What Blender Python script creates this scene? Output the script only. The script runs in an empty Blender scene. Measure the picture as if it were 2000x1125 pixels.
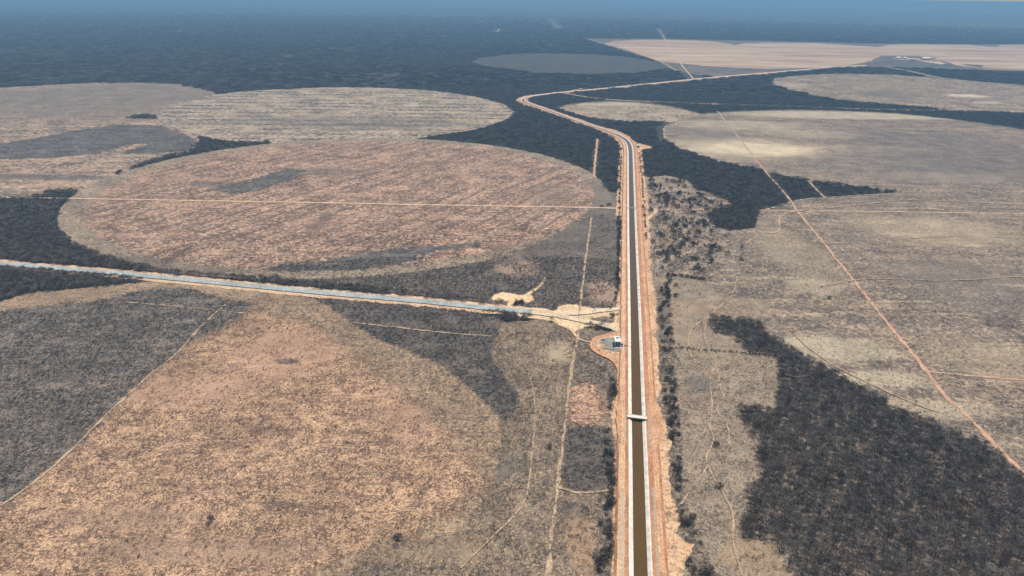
import bpy, bmesh, math, random
import numpy as np
from mathutils import Vector, Matrix, noise as mnoise
from mathutils.geometry import tessellate_polygon

random.seed(7)
rng = np.random.default_rng(11)
scene = bpy.context.scene
C = scene.collection
R = math.radians

# ------------------------------------------------------------------ camera
H = 250.0                       # flying height, metres
FPX, EYE, ROLL = 1400.0, -10.5, math.atan(0.015)
CA, SA = math.cos(ROLL), math.sin(ROLL)
PITCH = math.atan((562.5 - EYE) * CA / FPX)
CP, SP = math.cos(PITCH), math.sin(PITCH)

cam_d = bpy.data.cameras.new('camera')
cam = bpy.data.objects.new('camera', cam_d)
C.objects.link(cam)
right, fwd = Vector((1, 0, 0)), Vector((0, CP, -SP))
up = right.cross(fwd)
r_img, u_img = CA * right + SA * up, -SA * right + CA * up
m = Matrix((r_img, u_img, -fwd)).transposed().to_4x4()
m.translation = (0, 0, H)
cam.matrix_world = m
cam_d.sensor_width = 36.0
cam_d.lens = 36.0 * FPX / 2000.0
cam_d.clip_start = 1.0
cam_d.clip_end = 200000.0
scene.camera = cam

# ------------------------------------------------------------------ sky, sun, exposure
SUN_EL, SUN_AZ = R(62), R(32)   # azimuth measured from +Y towards +X
world = bpy.data.worlds.new('World')
scene.world = world
world.use_nodes = True
wn = world.node_tree
wn.nodes.clear()
sky = wn.nodes.new('ShaderNodeTexSky')
sky.sky_type = 'NISHITA'
sky.sun_disc = False
sky.sun_elevation = SUN_EL
sky.sun_rotation = SUN_AZ
sky.altitude = 400
sky.air_density = 1.0
sky.dust_density = 0.6
sky.ozone_density = 2.0
bg = wn.nodes.new('ShaderNodeBackground')
bg.inputs['Strength'].default_value = 0.06
wo = wn.nodes.new('ShaderNodeOutputWorld')
wn.links.new(sky.outputs[0], bg.inputs[0])
wn.links.new(bg.outputs[0], wo.inputs[0])

sun_d = bpy.data.lights.new('sun', 'SUN')
sun_d.energy = 5.0
sun_d.angle = R(0.5)
sun_d.color = (1.0, 0.93, 0.82)
sun = bpy.data.objects.new('sun', sun_d)
C.objects.link(sun)
sdir = Vector((math.sin(SUN_AZ) * math.cos(SUN_EL), math.cos(SUN_AZ) * math.cos(SUN_EL), math.sin(SUN_EL)))
sun.rotation_euler = sdir.to_track_quat('Z', 'Y').to_euler()
sun.location = (0, 0, 900)

vs = scene.view_settings
vs.view_transform = 'Standard'
vs.look = 'None'
vs.exposure = 0.25
vs.gamma = 1.0
vs.use_curve_mapping = False
scene.cycles.volume_bounces = 0
scene.cycles.max_bounces = 3
scene.cycles.diffuse_bounces = 1
scene.cycles.transparent_max_bounces = 16


# ------------------------------------------------------------------ ground survey: photo point -> ground point
def U(x, y):
    u, v = x - 1000.0, y - 562.5
    ur, vr = u * CA + v * SA, -u * SA + v * CA
    dn = FPX * SP + vr * CP
    return (ur / dn * H, (FPX * CP - vr * SP) / dn * H)


def UP(pts):
    return np.array([U(*p) for p in pts])


def fit_circle(px):
    p = UP(px)
    A = np.c_[2 * p, np.ones(len(p))]
    s = np.linalg.lstsq(A, (p ** 2).sum(1), rcond=None)[0]
    return s[0], s[1], math.sqrt(s[2] + s[0] ** 2 + s[1] ** 2)


def circle_poly(c, n=160):
    a = np.linspace(0, 2 * math.pi, n, endpoint=False)
    return np.c_[c[0] + c[2] * np.cos(a), c[1] + c[2] * np.sin(a)]


def ragged(poly, amp, step=None):
    """world polygon -> same outline, finely stepped and roughened"""
    out = []
    n = len(poly)
    for i in range(n):
        a, b = poly[i], poly[(i + 1) % n]
        d = b - a
        L = math.hypot(*d)
        if L < 1e-6:
            continue
        dist = max(200.0, math.hypot(*((a + b) / 2)))
        st = step or max(1.6, dist / 280.0)
        k = max(1, min(400, int(L / st)))
        nrm = np.array((-d[1], d[0])) / L
        for j in range(k):
            p = a + d * (j / k)
            if amp:
                am = amp * max(1.0, dist / 900.0)
                q = Vector((p[0], p[1], 3.3))
                s = (mnoise.noise(q / (am * 9)) * 1.1 + mnoise.noise(q / (am * 3.1)) * 0.7 + mnoise.noise(q / (am * 1.2)) * 0.5)
                p = p + nrm * s * am
            out.append(p)
    return np.array(out)


def spline(px, step=None, world_pts=None):
    p = UP(px) if world_pts is None else np.asarray(world_pts, float)
    q = np.vstack([2 * p[0] - p[1], p, 2 * p[-1] - p[-2]])
    out = []
    for i in range(1, len(q) - 2):
        L = math.hypot(*(q[i + 1] - q[i]))
        dist = math.hypot(*q[i])
        k = max(2, int(L / (step or max(2.0, dist / 200))))
        t = (np.arange(k) / k)[:, None]
        # centripetal-ish: limited tangents
        m0 = (q[i + 1] - q[i - 1])
        m1 = (q[i + 2] - q[i])
        m0 = m0 / (np.linalg.norm(m0) + 1e-9) * L
        m1 = m1 / (np.linalg.norm(m1) + 1e-9) * L
        h00, h10, h01, h11 = 2 * t**3 - 3 * t**2 + 1, t**3 - 2 * t**2 + t, -2 * t**3 + 3 * t**2, t**3 - t**2
        out.append(h00 * q[i] + h10 * m0 + h01 * q[i + 1] + h11 * m1)
    out.append(p[-1:])
    return np.vstack(out)


def normals(c):
    t = np.gradient(c, axis=0)
    t /= np.linalg.norm(t, axis=1)[:, None] + 1e-9
    return np.c_[t[:, 1], -t[:, 0]]         # to the right of travel


def smooth_track(c, n=6):
    for _ in range(n):
        c[1:-1] = 0.25 * c[:-2] + 0.5 * c[1:-1] + 0.25 * c[2:]
    return c


def strip_poly(px, width, wob=0.0, seed=0.0, wpts=None):
    c = spline(px, world_pts=wpts)
    nr = normals(c)
    wl, wr = [], []
    for i, p in enumerate(c):
        q = Vector((p[0] / 7.0, p[1] / 7.0, seed))
        wl.append(width / 2 * (1 + wob * mnoise.noise(q)) )
        wr.append(width / 2 * (1 + wob * mnoise.noise(q + Vector((31, 7, 2)))))
    return np.vstack([c - nr * np.array(wl)[:, None], (c + nr * np.array(wr)[:, None])[::-1]])


def inside(poly, P):
    x, y = P[:, 0], P[:, 1]
    lo, hi = poly.min(0), poly.max(0)
    box = (x >= lo[0]) & (x <= hi[0]) & (y >= lo[1]) & (y <= hi[1])
    res = np.zeros(len(P), bool)
    if not box.any():
        return res
    xs, ys = x[box], y[box]
    c = np.zeros(len(xs), bool)
    px, py = poly[:, 0], poly[:, 1]
    qx, qy = np.roll(px, -1), np.roll(py, -1)
    for i in range(len(poly)):
        if py[i] == qy[i]:
            continue
        cond = (py[i] > ys) != (qy[i] > ys)
        if cond.any():
            xi = (qx[i] - px[i]) * (ys - py[i]) / (qy[i] - py[i]) + px[i]
            c ^= cond & (xs < xi)
    res[box] = c
    return res


# ------------------------------------------------------------------ materials
class NT:
    def __init__(self, name, rough=1.0):
        self.m = bpy.data.materials.new(name)
        self.m.use_nodes = True
        self.t = self.m.node_tree
        self.t.nodes.clear()
        self.out = self.n('ShaderNodeOutputMaterial')
        self.bsdf = self.n('ShaderNodeBsdfPrincipled')
        self.bsdf.inputs['Roughness'].default_value = rough
        self.bsdf.inputs['Specular IOR Level'].default_value = 0.15
        self.l(self.bsdf.outputs[0], self.out.inputs[0])
        self._pos = None

    def n(self, k, **kw):
        nd = self.t.nodes.new(k)
        for a, b in kw.items():
            setattr(nd, a, b)
        return nd

    def l(self, a, b):
        self.t.links.new(a, b)

    def pos(self):
        if self._pos is None:
            self._pos = self.n('ShaderNodeNewGeometry').outputs['Position']
        return self._pos

    def put(self, sock, v):
        if hasattr(v, 'is_output'):
            self.l(v, sock)
        else:
            sock.default_value = v if not isinstance(v, tuple) or len(v) != 3 or sock.type == 'VECTOR' else (*v, 1)

    def math(self, op, a, b=0.0, clamp=False):
        nd = self.n('ShaderNodeMath', operation=op, use_clamp=clamp)
        self.put(nd.inputs[0], a)
        self.put(nd.inputs[1], b)
        return nd.outputs[0]

    def mix(self, fac, a, b):
        nd = self.n('ShaderNodeMix', data_type='RGBA', clamp_factor=True)
        self.put(nd.inputs[0], fac)
        self.put(nd.inputs[6], a)
        self.put(nd.inputs[7], b)
        return nd.outputs[2]

    def mapped(self, rot=0.0, scale=(1, 1, 1), vec=None):
        nd = self.n('ShaderNodeMapping', vector_type='POINT')
        self.l(vec if vec is not None else self.pos(), nd.inputs[0])
        nd.inputs['Rotation'].default_value = (0, 0, rot)
        nd.inputs['Scale'].default_value = scale
        return nd.outputs[0]

    def noise(self, size, detail=2.0, rough=0.5, vec=None, dist=0.0):
        nd = self.n('ShaderNodeTexNoise')
        self.l(vec if vec is not None else self.pos(), nd.inputs['Vector'])
        nd.inputs['Scale'].default_value = 1.0 / size
        nd.inputs['Detail'].default_value = detail
        nd.inputs['Roughness'].default_value = rough
        nd.inputs['Distortion'].default_value = dist
        return nd.outputs['Fac']

    def ramp(self, v, lo, hi):
        nd = self.n('ShaderNodeMapRange', clamp=True, interpolation_type='SMOOTHSTEP')
        self.put(nd.inputs[0], v)
        nd.inputs[1].default_value = lo
        nd.inputs[2].default_value = hi
        return nd.outputs[0]

    def ellipse(self, cx, cy, rx, ry, rot=0.0, edge=0.35, wob=0.5):
        """soft, rough-edged oval stain in ground metres"""
        sub = self.n('ShaderNodeVectorMath', operation='SUBTRACT')
        self.l(self.pos(), sub.inputs[0])
        sub.inputs[1].default_value = (cx, cy, 0)
        mp = self.mapped(-rot, (1.0 / rx, 1.0 / ry, 0.0), sub.outputs[0])
        ln = self.n('ShaderNodeVectorMath', operation='LENGTH')
        self.l(mp, ln.inputs[0])
        sc = min(rx, ry)
        nz = self.math('MULTIPLY', self.math('SUBTRACT', self.noise(sc * 0.9, 6.0, 0.72), 0.5), wob * 2.0)
        v2 = self.mapped(0.06, (1.0 / max(18.0, rx * 0.45), 1.0 / max(3.0, sc * 0.09), 1.0))
        nz2 = self.math('MULTIPLY', self.math('SUBTRACT', self.noise(1.0, 3.0, 0.65, vec=v2), 0.5), wob * 1.7)
        d = self.math('ADD', self.math('ADD', ln.outputs['Value'], nz), nz2)
        return self.math('SUBTRACT', 1.0, self.ramp(d, 1.0 - edge, 1.0 + edge))


def px_ellipse(x, y, hw, hh):
    a, b = U(x - hw, y), U(x + hw, y)
    c, d = U(x, y - hh), U(x, y + hh)
    o = U(x, y)
    return ((a[0] + b[0]) / 2, (c[1] + d[1]) / 2, abs(b[0] - a[0]) / 2, abs(c[1] - d[1]) / 2)


def ground_mat(name, base, alt, speck=None, size=2.5, amt=0.5, speck2=None, streaks=(), patches=(), broad=90.0, lines=None):
    """base/alt soil mottling + dark plant specks + streaks of growth + stains"""
    t = NT(name)
    n1 = t.ramp(t.noise(broad, 5.0, 0.6), 0.38, 0.62)
    n2 = t.ramp(t.noise(broad * 0.13, 3.0, 0.6), 0.3, 0.7)
    col = t.mix(t.math('ADD', t.math('MULTIPLY', n1, 0.65), t.math('MULTIPLY', n2, 0.35)), base, alt)
    for k, (deg, length, wide, lo, hi, scol, st) in enumerate(streaks):
        v = t.mapped(-R(deg), (1.0 / length, 1.0 / wide, 1.0))
        s = t.noise(1.0, 4.0, 0.62, vec=v, dist=0.6)
        col = t.mix(t.math('MULTIPLY', t.ramp(s, lo, hi), st), col, scol)
    if lines:
        deg, spacing, lcol, st = lines
        v = t.mapped(-R(deg))
        wv = t.n('ShaderNodeTexWave', wave_type='BANDS', bands_direction='Y', wave_profile='SIN')
        t.l(v, wv.inputs[0])
        wv.inputs['Scale'].default_value = 0.314 / spacing
        wv.inputs['Distortion'].default_value = 3.5
        wv.inputs['Detail'].default_value = 3.0
        wv.inputs['Detail Scale'].default_value = 0.25
        brk = t.ramp(t.noise(130.0, 4.0, 0.6), 0.40, 0.54)
        col = t.mix(t.math('MULTIPLY', t.math('MULTIPLY', t.ramp(wv.outputs['Fac'], 0.72, 0.93), brk), st), col, lcol)
    if speck:
        if speck2:
            g = t.noise(size * 1.9, 4.0, 0.7, vec=t.mapped(0.7), dist=0.5)
            col = t.mix(t.math('MULTIPLY', t.ramp(g, 0.50, 0.60), 0.85), col, speck2)
        f = t.noise(size * 1.5, 4.0, 0.72, dist=0.6)
        den = t.math('MULTIPLY', t.math('SUBTRACT', t.noise(size * 11.0, 5.0, 0.65), 0.5), 0.5)
        th = t.math('ADD', f, den)
        lo = 0.60 - amt * 0.2
        col = t.mix(t.math('MULTIPLY', t.ramp(th, lo, lo + 0.09), 0.95), col, speck)
    for (px, pcol, st, *rest) in patches:
        cx, cy, rx, ry = px_ellipse(*px)
        rot = R(rest[0]) if rest else 0.0
        col = t.mix(t.math('MULTIPLY', t.ellipse(cx, cy, rx, ry, rot), st * 0.85), col, pcol)
    if speck:
        gr = t.ramp(t.noise(size * 0.9, 5.0, 0.75, vec=t.mapped(1.3)), 0.32, 0.68)
        gr2 = t.ramp(t.noise(broad * 0.5, 5.0, 0.6, vec=t.mapped(2.1)), 0.3, 0.7)
        val = t.math('ADD', t.math('ADD', t.math('MULTIPLY', gr, 0.62), 0.52), t.math('MULTIPLY', gr2, 0.34))
        cmb = t.n('ShaderNodeCombineColor')
        for k in range(3):
            t.l(val, cmb.inputs[k])
        mu = t.n('ShaderNodeMix', data_type='RGBA', blend_type='MULTIPLY')
        mu.inputs[0].default_value = 1.0
        t.l(col, mu.inputs[6])
        t.l(cmb.outputs[0], mu.inputs[7])
        col = mu.outputs[2]
    t.put(t.bsdf.inputs['Base Color'], col)
    return t.m


def feathered(mat, amp):
    """the same soil with a mottled edge that thins out over amp metres"""
    m2 = mat.copy()
    nt = m2.node_tree
    N, L = nt.nodes.new, nt.links.new
    out = [n for n in nt.nodes if n.type == 'OUTPUT_MATERIAL'][0]
    bs = [n for n in nt.nodes if n.type == 'BSDF_PRINCIPLED'][0]
    at = N('ShaderNodeAttribute')
    at.attribute_name = 'sd'
    ps = N('ShaderNodeNewGeometry')
    nz = N('ShaderNodeTexNoise')
    L(ps.outputs['Position'], nz.inputs['Vector'])
    nz.inputs['Scale'].default_value = 1.0 / (amp * 1.1)
    nz.inputs['Detail'].default_value = 6.0
    nz.inputs['Roughness'].default_value = 0.74

    def mth(op, a, b):
        n = N('ShaderNodeMath')
        n.operation = op
        for k, q in enumerate((a, b)):
            if hasattr(q, 'is_output'):
                L(q, n.inputs[k])
            else:
                n.inputs[k].default_value = q
        return n.outputs[0]
    dd = mth('ADD', mth('DIVIDE', at.outputs['Fac'], amp), mth('MULTIPLY', mth('SUBTRACT', nz.outputs['Fac'], 0.5), 5.0))
    mr = N('ShaderNodeMapRange')
    L(dd, mr.inputs[0])
    mr.inputs[1].default_value = -0.18
    mr.inputs[2].default_value = 0.18
    tr_ = N('ShaderNodeBsdfTransparent')
    mx = N('ShaderNodeMixShader')
    L(mr.outputs[0], mx.inputs[0])
    L(tr_.outputs[0], mx.inputs[1])
    L(bs.outputs[0], mx.inputs[2])
    L(mx.outputs[0], out.inputs[0])
    return m2


def plain_mat(name, col, alt=None, size=1.0, rough=0.8, spec=0.2, rand=0.0):
    t = NT(name, rough)
    t.bsdf.inputs['Specular IOR Level'].default_value = spec
    c = t.mix(t.ramp(t.noise(size, 4.0, 0.6), 0.3, 0.7), col, alt or tuple(min(1, k * 1.25) for k in col))
    if rand:
        oi = t.n('ShaderNodeObjectInfo')
        dk = t.math('ADD', t.math('MULTIPLY', oi.outputs['Random'], rand), 1.0 - rand / 2)
        mul = t.n('ShaderNodeMix', data_type='RGBA', blend_type='MULTIPLY')
        mul.inputs[0].default_value = 1.0
        t.l(c, mul.inputs[6])
        cmb = t.n('ShaderNodeCombineColor')
        for k in range(3):
            t.l(dk, cmb.inputs[k])
        t.l(cmb.outputs[0], mul.inputs[7])
        c = mul.outputs[2]
    t.put(t.bsdf.inputs['Base Color'], c)
    return t.m


# albedos
SAND = (0.62, 0.42, 0.25)
TAN = (0.455, 0.292, 0.178)
TAN2 = (0.37, 0.24, 0.155)
PINK = (0.37, 0.232, 0.162)
PINK2 = (0.29, 0.187, 0.137)
GREY = (0.085, 0.075, 0.068)
GREYD = (0.052, 0.05, 0.05)
GREYB = (0.17, 0.135, 0.105)
BUFF = (0.26, 0.205, 0.15)
PALE = (0.38, 0.31, 0.22)
DUN = (0.055, 0.04, 0.034)
ORANGE = (0.50, 0.27, 0.145)
RED = (0.36, 0.165, 0.085)

M = {}
M['ground'] = ground_mat('far_thorn_wood', (0.040, 0.037, 0.034), (0.055, 0.050, 0.045), (0.030, 0.029, 0.029), 12.0, 0.5,
                         streaks=[(4, 900, 160, 0.60, 0.74, (0.085, 0.075, 0.062), 0.5)], broad=700,
                         patches=[((325, 124, 60, 4), (0.16, 0.13, 0.10), 0.5), ((460, 151, 45, 3), (0.19, 0.15, 0.11), 0.5),
                                  ((1767, 19, 26, 2.2), (0.75, 0.62, 0.5), 0.95), ((1935, 24, 26, 2), (0.6, 0.5, 0.4), 0.7), ((1700, 21, 16, 1), (0.5, 0.4, 0.35), 0.5),
                                  ((900, 22, 70, 6), (0.02, 0.03, 0.025), 0.8), ((880, 36, 120, 8), (0.075, 0.068, 0.06), 0.6),
                                  ((1930, 48, 130, 9), (0.10, 0.085, 0.07), 0.55), ((130, 66, 90, 8), (0.075, 0.066, 0.06), 0.6)])
M['wood_floor'] = ground_mat('wood_floor_litter', (0.31, 0.235, 0.175), (0.19, 0.155, 0.125), (0.085, 0.075, 0.068), 1.8, 0.6, broad=40)
M['far_left'] = ground_mat('stubble_far_left', PINK, (0.27, 0.21, 0.155), GREY, 5.0, 0.5, speck2=(0.42, 0.31, 0.22), lines=(3, 34, (0.10, 0.085, 0.076), 0.7),
                           streaks=[(-6, 120, 9, 0.50, 0.64, GREY, 0.75), (-3, 60, 4, 0.52, 0.66, (0.36, 0.29, 0.21), 0.5)],
                           patches=[((170, 200, 320, 40), (0.15, 0.13, 0.11), 0.8), ((80, 345, 160, 6), (0.11, 0.095, 0.085), 0.8, 6)])
M['mid_left'] = ground_mat('stubble_terraced', (0.36, 0.275, 0.197), (0.285, 0.22, 0.163), (0.10, 0.088, 0.08), 6.0, 0.5, speck2=(0.42, 0.345, 0.25),
                           streaks=[(-4, 150, 9, 0.52, 0.66, (0.13, 0.115, 0.10), 0.7), (3, 80, 5, 0.54, 0.66, (0.42, 0.345, 0.25), 0.6)],
                           lines=(2, 52, GREYD, 0.95),
                           patches=[((700, 240, 260, 12), (0.12, 0.105, 0.095), 0.6)])
M['ring'] = ground_mat('stubble_ring', (0.25, 0.195, 0.142), (0.20, 0.155, 0.118), (0.10, 0.082, 0.07), 3.0, 0.4, speck2=(0.33, 0.26, 0.185),
                       patches=[((330, 515, 200, 20), (0.12, 0.10, 0.085), 0.6), ((1170, 390, 40, 30), (0.14, 0.118, 0.1), 0.8)])
M['pivot'] = ground_mat('stubble_pinkish', PINK, PINK2, (0.115, 0.08, 0.066), 3.0, 0.62, speck2=(0.50, 0.35, 0.25),
                        lines=(60, 24, (0.095, 0.066, 0.054), 0.8),
                        streaks=[(62, 90, 6, 0.52, 0.62, (0.15, 0.105, 0.083), 0.7), (3, 90, 5, 0.56, 0.68, GREY, 0.55)],
                        patches=[((640, 335, 80, 8), (0.12, 0.10, 0.088), 0.6, 25),
                                 ((420, 360, 60, 7), GREY, 0.6, 10), ((620, 440, 14, 28), (0.11, 0.085, 0.07), 0.6, 35), ((1080, 380, 45, 22), (0.16, 0.125, 0.10), 0.6)])
M['scrub_mid'] = ground_mat('burnt_scrub', (0.11, 0.092, 0.08), (0.15, 0.12, 0.097), (0.045, 0.042, 0.041), 2.2, 0.6, speck2=(0.17, 0.135, 0.108), broad=60,
                            patches=[((1010, 523, 45, 16), (0.34, 0.235, 0.17), 0.75, 15), ((1180, 572, 32, 26), (0.37, 0.25, 0.18), 0.8), ((560, 532, 220, 9), (0.18, 0.14, 0.105), 0.7),
                                     ((960, 500, 90, 12), (0.19, 0.15, 0.115), 0.7, 20), ((1175, 395, 35, 25), (0.17, 0.145, 0.12), 0.85), ((1090, 450, 60, 20), (0.15, 0.125, 0.1), 0.6)])
M['tan_ring'] = ground_mat('dry_field_edge', (0.305, 0.21, 0.138), (0.235, 0.168, 0.115), (0.10, 0.078, 0.066), 1.3, 0.5, speck2=(0.40, 0.285, 0.185),
                           streaks=[(50, 50, 4, 0.52, 0.63, (0.15, 0.11, 0.085), 0.6)])
M['tan'] = ground_mat('bare_tan_field', TAN, TAN2, (0.13, 0.083, 0.064), 0.8, 0.70, speck2=(0.57, 0.385, 0.24),
                      streaks=[(50, 40, 4, 0.52, 0.62, (0.19, 0.12, 0.09), 0.7), (25, 12, 3, 0.56, 0.66, (0.15, 0.095, 0.075), 0.6)],
                      patches=[((350, 760, 120, 30), PINK, 0.7, -20), ((560, 690, 90, 50), PINK, 0.7), ((400, 1075, 240, 28), (0.27, 0.185, 0.135), 0.6, 10),
                               ((800, 790, 70, 60), PINK, 0.5), ((250, 1010, 160, 22), (0.26, 0.18, 0.13), 0.5, 10), ((560, 705, 26, 6), GREY, 0.9, 15), ((550, 985, 40, 8), GREY, 0.5, 15)])
M['dark_half'] = ground_mat('grey_regrowth', (0.125, 0.107, 0.092), (0.155, 0.128, 0.107), (0.052, 0.05, 0.049), 1.3, 0.6, speck2=(0.20, 0.168, 0.14),
                            streaks=[(33, 90, 5, 0.52, 0.62, (0.23, 0.185, 0.15), 0.65), (30, 60, 6, 0.54, 0.64, (0.055, 0.052, 0.05), 0.6)], broad=60, lines=(24, 13, (0.25, 0.205, 0.165), 0.6))
M['wedge'] = ground_mat('dark_scrub_wedge', (0.10, 0.086, 0.076), (0.13, 0.106, 0.089), (0.04, 0.039, 0.039), 1.9, 0.6, speck2=(0.15, 0.12, 0.098), broad=50)
M['graze_left'] = ground_mat('grazed_scrub', (0.24, 0.178, 0.125), (0.175, 0.138, 0.108), (0.085, 0.07, 0.06), 1.05, 0.55, speck2=(0.37, 0.265, 0.17), broad=45,
                             patches=[((1147, 788, 30, 40), (0.44, 0.275, 0.185), 0.85), ((1150, 895, 48, 60), (0.065, 0.062, 0.062), 0.9), ((1120, 1000, 22, 22), (0.09, 0.085, 0.08), 0.8),
                                      ((1135, 1060, 30, 60), (0.37, 0.24, 0.15), 0.7), ((1165, 730, 35, 40), (0.10, 0.085, 0.08), 0.7), ((830, 1060, 120, 40), (0.25, 0.185, 0.12), 0.5),
                                      ((965, 905, 60, 25), (0.15, 0.135, 0.118), 0.7), ((1085, 690, 32, 22), (0.33, 0.27, 0.185), 0.85), ((940, 870, 40, 60), (0.22, 0.175, 0.13), 0.6)])
M['right'] = ground_mat('pasture_right', (0.265, 0.195, 0.138), (0.19, 0.148, 0.115), (0.095, 0.077, 0.067), 2.6, 0.55, speck2=(0.36, 0.275, 0.19), broad=70,
                        lines=(-2, 27, (0.105, 0.088, 0.08), 0.62),
                        streaks=[(-3, 90, 9, 0.48, 0.60, (0.125, 0.105, 0.095), 0.6), (4, 60, 8, 0.55, 0.66, (0.46, 0.375, 0.26), 0.6), (-1, 260, 34, 0.48, 0.60, (0.145, 0.12, 0.105), 0.6)],
                        patches=[((1460, 290, 150, 20), (0.42, 0.345, 0.24), 0.7, 0), ((1475, 291, 105, 12), (0.56, 0.465, 0.325), 0.75, 0), ((1600, 262, 90, 8), (0.36, 0.295, 0.21), 0.6, 0), ((1720, 290, 120, 7), (0.36, 0.285, 0.2), 0.5, 0), ((1850, 345, 130, 9), (0.36, 0.28, 0.195), 0.5, 0), ((1440, 245, 120, 10), (0.40, 0.34, 0.245), 0.6), ((1650, 225, 220, 7), (0.44, 0.37, 0.26), 0.8), ((1880, 300, 200, 45), (0.105, 0.095, 0.09), 0.62),
                                 ((1390, 262, 70, 12), (0.17, 0.145, 0.13), 0.7), ((1560, 500, 60, 60), (0.30, 0.245, 0.17), 0.5), ((1590, 560, 50, 16), (0.37, 0.31, 0.22), 0.7), ((1830, 450, 140, 28), (0.40, 0.32, 0.215), 0.55, 4),
                                 ((1600, 680, 130, 26), (0.42, 0.36, 0.255), 0.75, -30), ((1720, 740, 80, 18), (0.42, 0.36, 0.255), 0.7, -30), ((1820, 800, 110, 20), (0.38, 0.32, 0.23), 0.7, -30),
                                 ((1900, 560, 130, 60), (0.155, 0.128, 0.108), 0.6), ((1930, 700, 120, 40), (0.33, 0.265, 0.18), 0.5), ((1760, 330, 150, 30), (0.14, 0.125, 0.115), 0.5), ((1440, 600, 70, 20), (0.28, 0.21, 0.145), 0.5)])
M['graze_right'] = ground_mat('grazed_strip_right', (0.265, 0.208, 0.152), (0.215, 0.172, 0.132), (0.11, 0.09, 0.076), 1.0, 0.5, speck2=(0.34, 0.265, 0.185), broad=40,
                              patches=[((1370, 750, 30, 16), (0.12, 0.112, 0.105), 0.8), ((1360, 780, 60, 9), (0.20, 0.13, 0.105), 0.6), ((1330, 640, 30, 40), (0.27, 0.20, 0.14), 0.5),
                                       ((1480, 1090, 70, 40), (0.33, 0.225, 0.14), 0.6), ((1360, 600, 50, 16), (0.29, 0.205, 0.135), 0.6), ((1410, 690, 40, 16), (0.29, 0.225, 0.155), 0.6),
                                       ((1310, 930, 16, 60), (0.10, 0.09, 0.085), 0.7)])
M['savanna'] = ground_mat('thin_savanna', (0.28, 0.215, 0.165), (0.22, 0.178, 0.145), (0.095, 0.08, 0.072), 2.4, 0.5, speck2=(0.38, 0.275, 0.195), broad=30)
M['small_pivot'] = ground_mat('stubble_small', (0.34, 0.26, 0.18), (0.265, 0.205, 0.15), (0.11, 0.095, 0.082), 5.5, 0.5, speck2=(0.42, 0.34, 0.24), streaks=[(8, 80, 8, 0.52, 0.66, (0.13, 0.118, 0.105), 0.6)],
                              patches=[((1190, 203, 80, 3.5), (0.40, 0.335, 0.24), 0.7)])
M['ne_pivot'] = ground_mat('stubble_east', (0.28, 0.205, 0.14), (0.215, 0.165, 0.12), (0.10, 0.08, 0.068), 7.0, 0.5, speck2=(0.36, 0.28, 0.19), lines=(-4, 60, (0.12, 0.10, 0.088), 0.5), streaks=[(-4, 160, 14, 0.52, 0.66, (0.11, 0.098, 0.09), 0.7), (-2, 100, 9, 0.56, 0.7, (0.33, 0.27, 0.2), 0.5)],
                           patches=[((1890, 187, 36, 3), (0.55, 0.47, 0.37), 0.85), ((1930, 200, 30, 2), (0.45, 0.38, 0.29), 0.7), ((1535, 165, 40, 5), (0.36, 0.3, 0.23), 0.6), ((1740, 185, 60, 6), (0.11, 0.10, 0.09), 0.7)])
M['far_pink'] = ground_mat('ploughed_far', (0.46, 0.325, 0.215), (0.38, 0.265, 0.18), streaks=[(-2, 700, 130, 0.50, 0.60, (0.29, 0.16, 0.115), 0.8), (2, 600, 110, 0.52, 0.62, (0.52, 0.42, 0.31), 0.75)], broad=500)
M['far_scrub'] = ground_mat('far_scrub', (0.17, 0.14, 0.112), (0.115, 0.10, 0.086), (0.075, 0.068, 0.063), 6.0, 0.5, broad=150, streaks=[(0, 150, 20, 0.55, 0.66, (0.05, 0.048, 0.046), 0.7)])
M['regrowth'] = ground_mat('old_pivot_regrowth', (0.072, 0.066, 0.058), (0.062, 0.057, 0.052), (0.045, 0.043, 0.041), 8.0, 0.5, broad=200)
M['farm'] = ground_mat('orchard_plot', (0.10, 0.085, 0.075), (0.13, 0.11, 0.092), (0.045, 0.045, 0.044), 6.0, 0.6, broad=80)
M['verge'] = ground_mat('sandy_verge', (0.58, 0.395, 0.245), (0.48, 0.30, 0.18), (0.24, 0.16, 0.105), 1.5, 0.45, broad=30, streaks=[(88, 40, 2.0, 0.55, 0.7, (0.42, 0.24, 0.14), 0.4)])
M['sand'] = ground_mat('pale_sand', (0.62, 0.455, 0.28), (0.55, 0.40, 0.245), (0.44, 0.32, 0.2), 3.0, 0.3, broad=25)
M['sandy_track'] = ground_mat('sandy_track', (0.58, 0.40, 0.26), (0.50, 0.34, 0.22), (0.36, 0.24, 0.16), 1.5, 0.25, broad=30)
M['red_track'] = ground_mat('red_track', (0.50, 0.32, 0.22), (0.42, 0.25, 0.165), (0.30, 0.18, 0.12), 1.2, 0.3, broad=25)
M['faint_track'] = ground_mat('trodden_path', (0.44, 0.32, 0.215), (0.37, 0.265, 0.18), (0.24, 0.18, 0.13), 1.0, 0.4, broad=15)
M['pale_rim'] = ground_mat('pale_field_rim', (0.44, 0.35, 0.25), (0.37, 0.29, 0.205), (0.22, 0.175, 0.13), 2.5, 0.4, broad=25)
M['belt'] = ground_mat('scrub_belt', (0.19, 0.15, 0.118), (0.14, 0.115, 0.095), (0.06, 0.052, 0.047), 1.4, 0.6, speck2=(0.33, 0.24, 0.165), broad=18)
M['pink_soil'] = ground_mat('pink_soil', (0.47, 0.285, 0.19), (0.38, 0.225, 0.15), (0.14, 0.095, 0.075), 1.6, 0.65, speck2=(0.54, 0.35, 0.235), broad=20)
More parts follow.
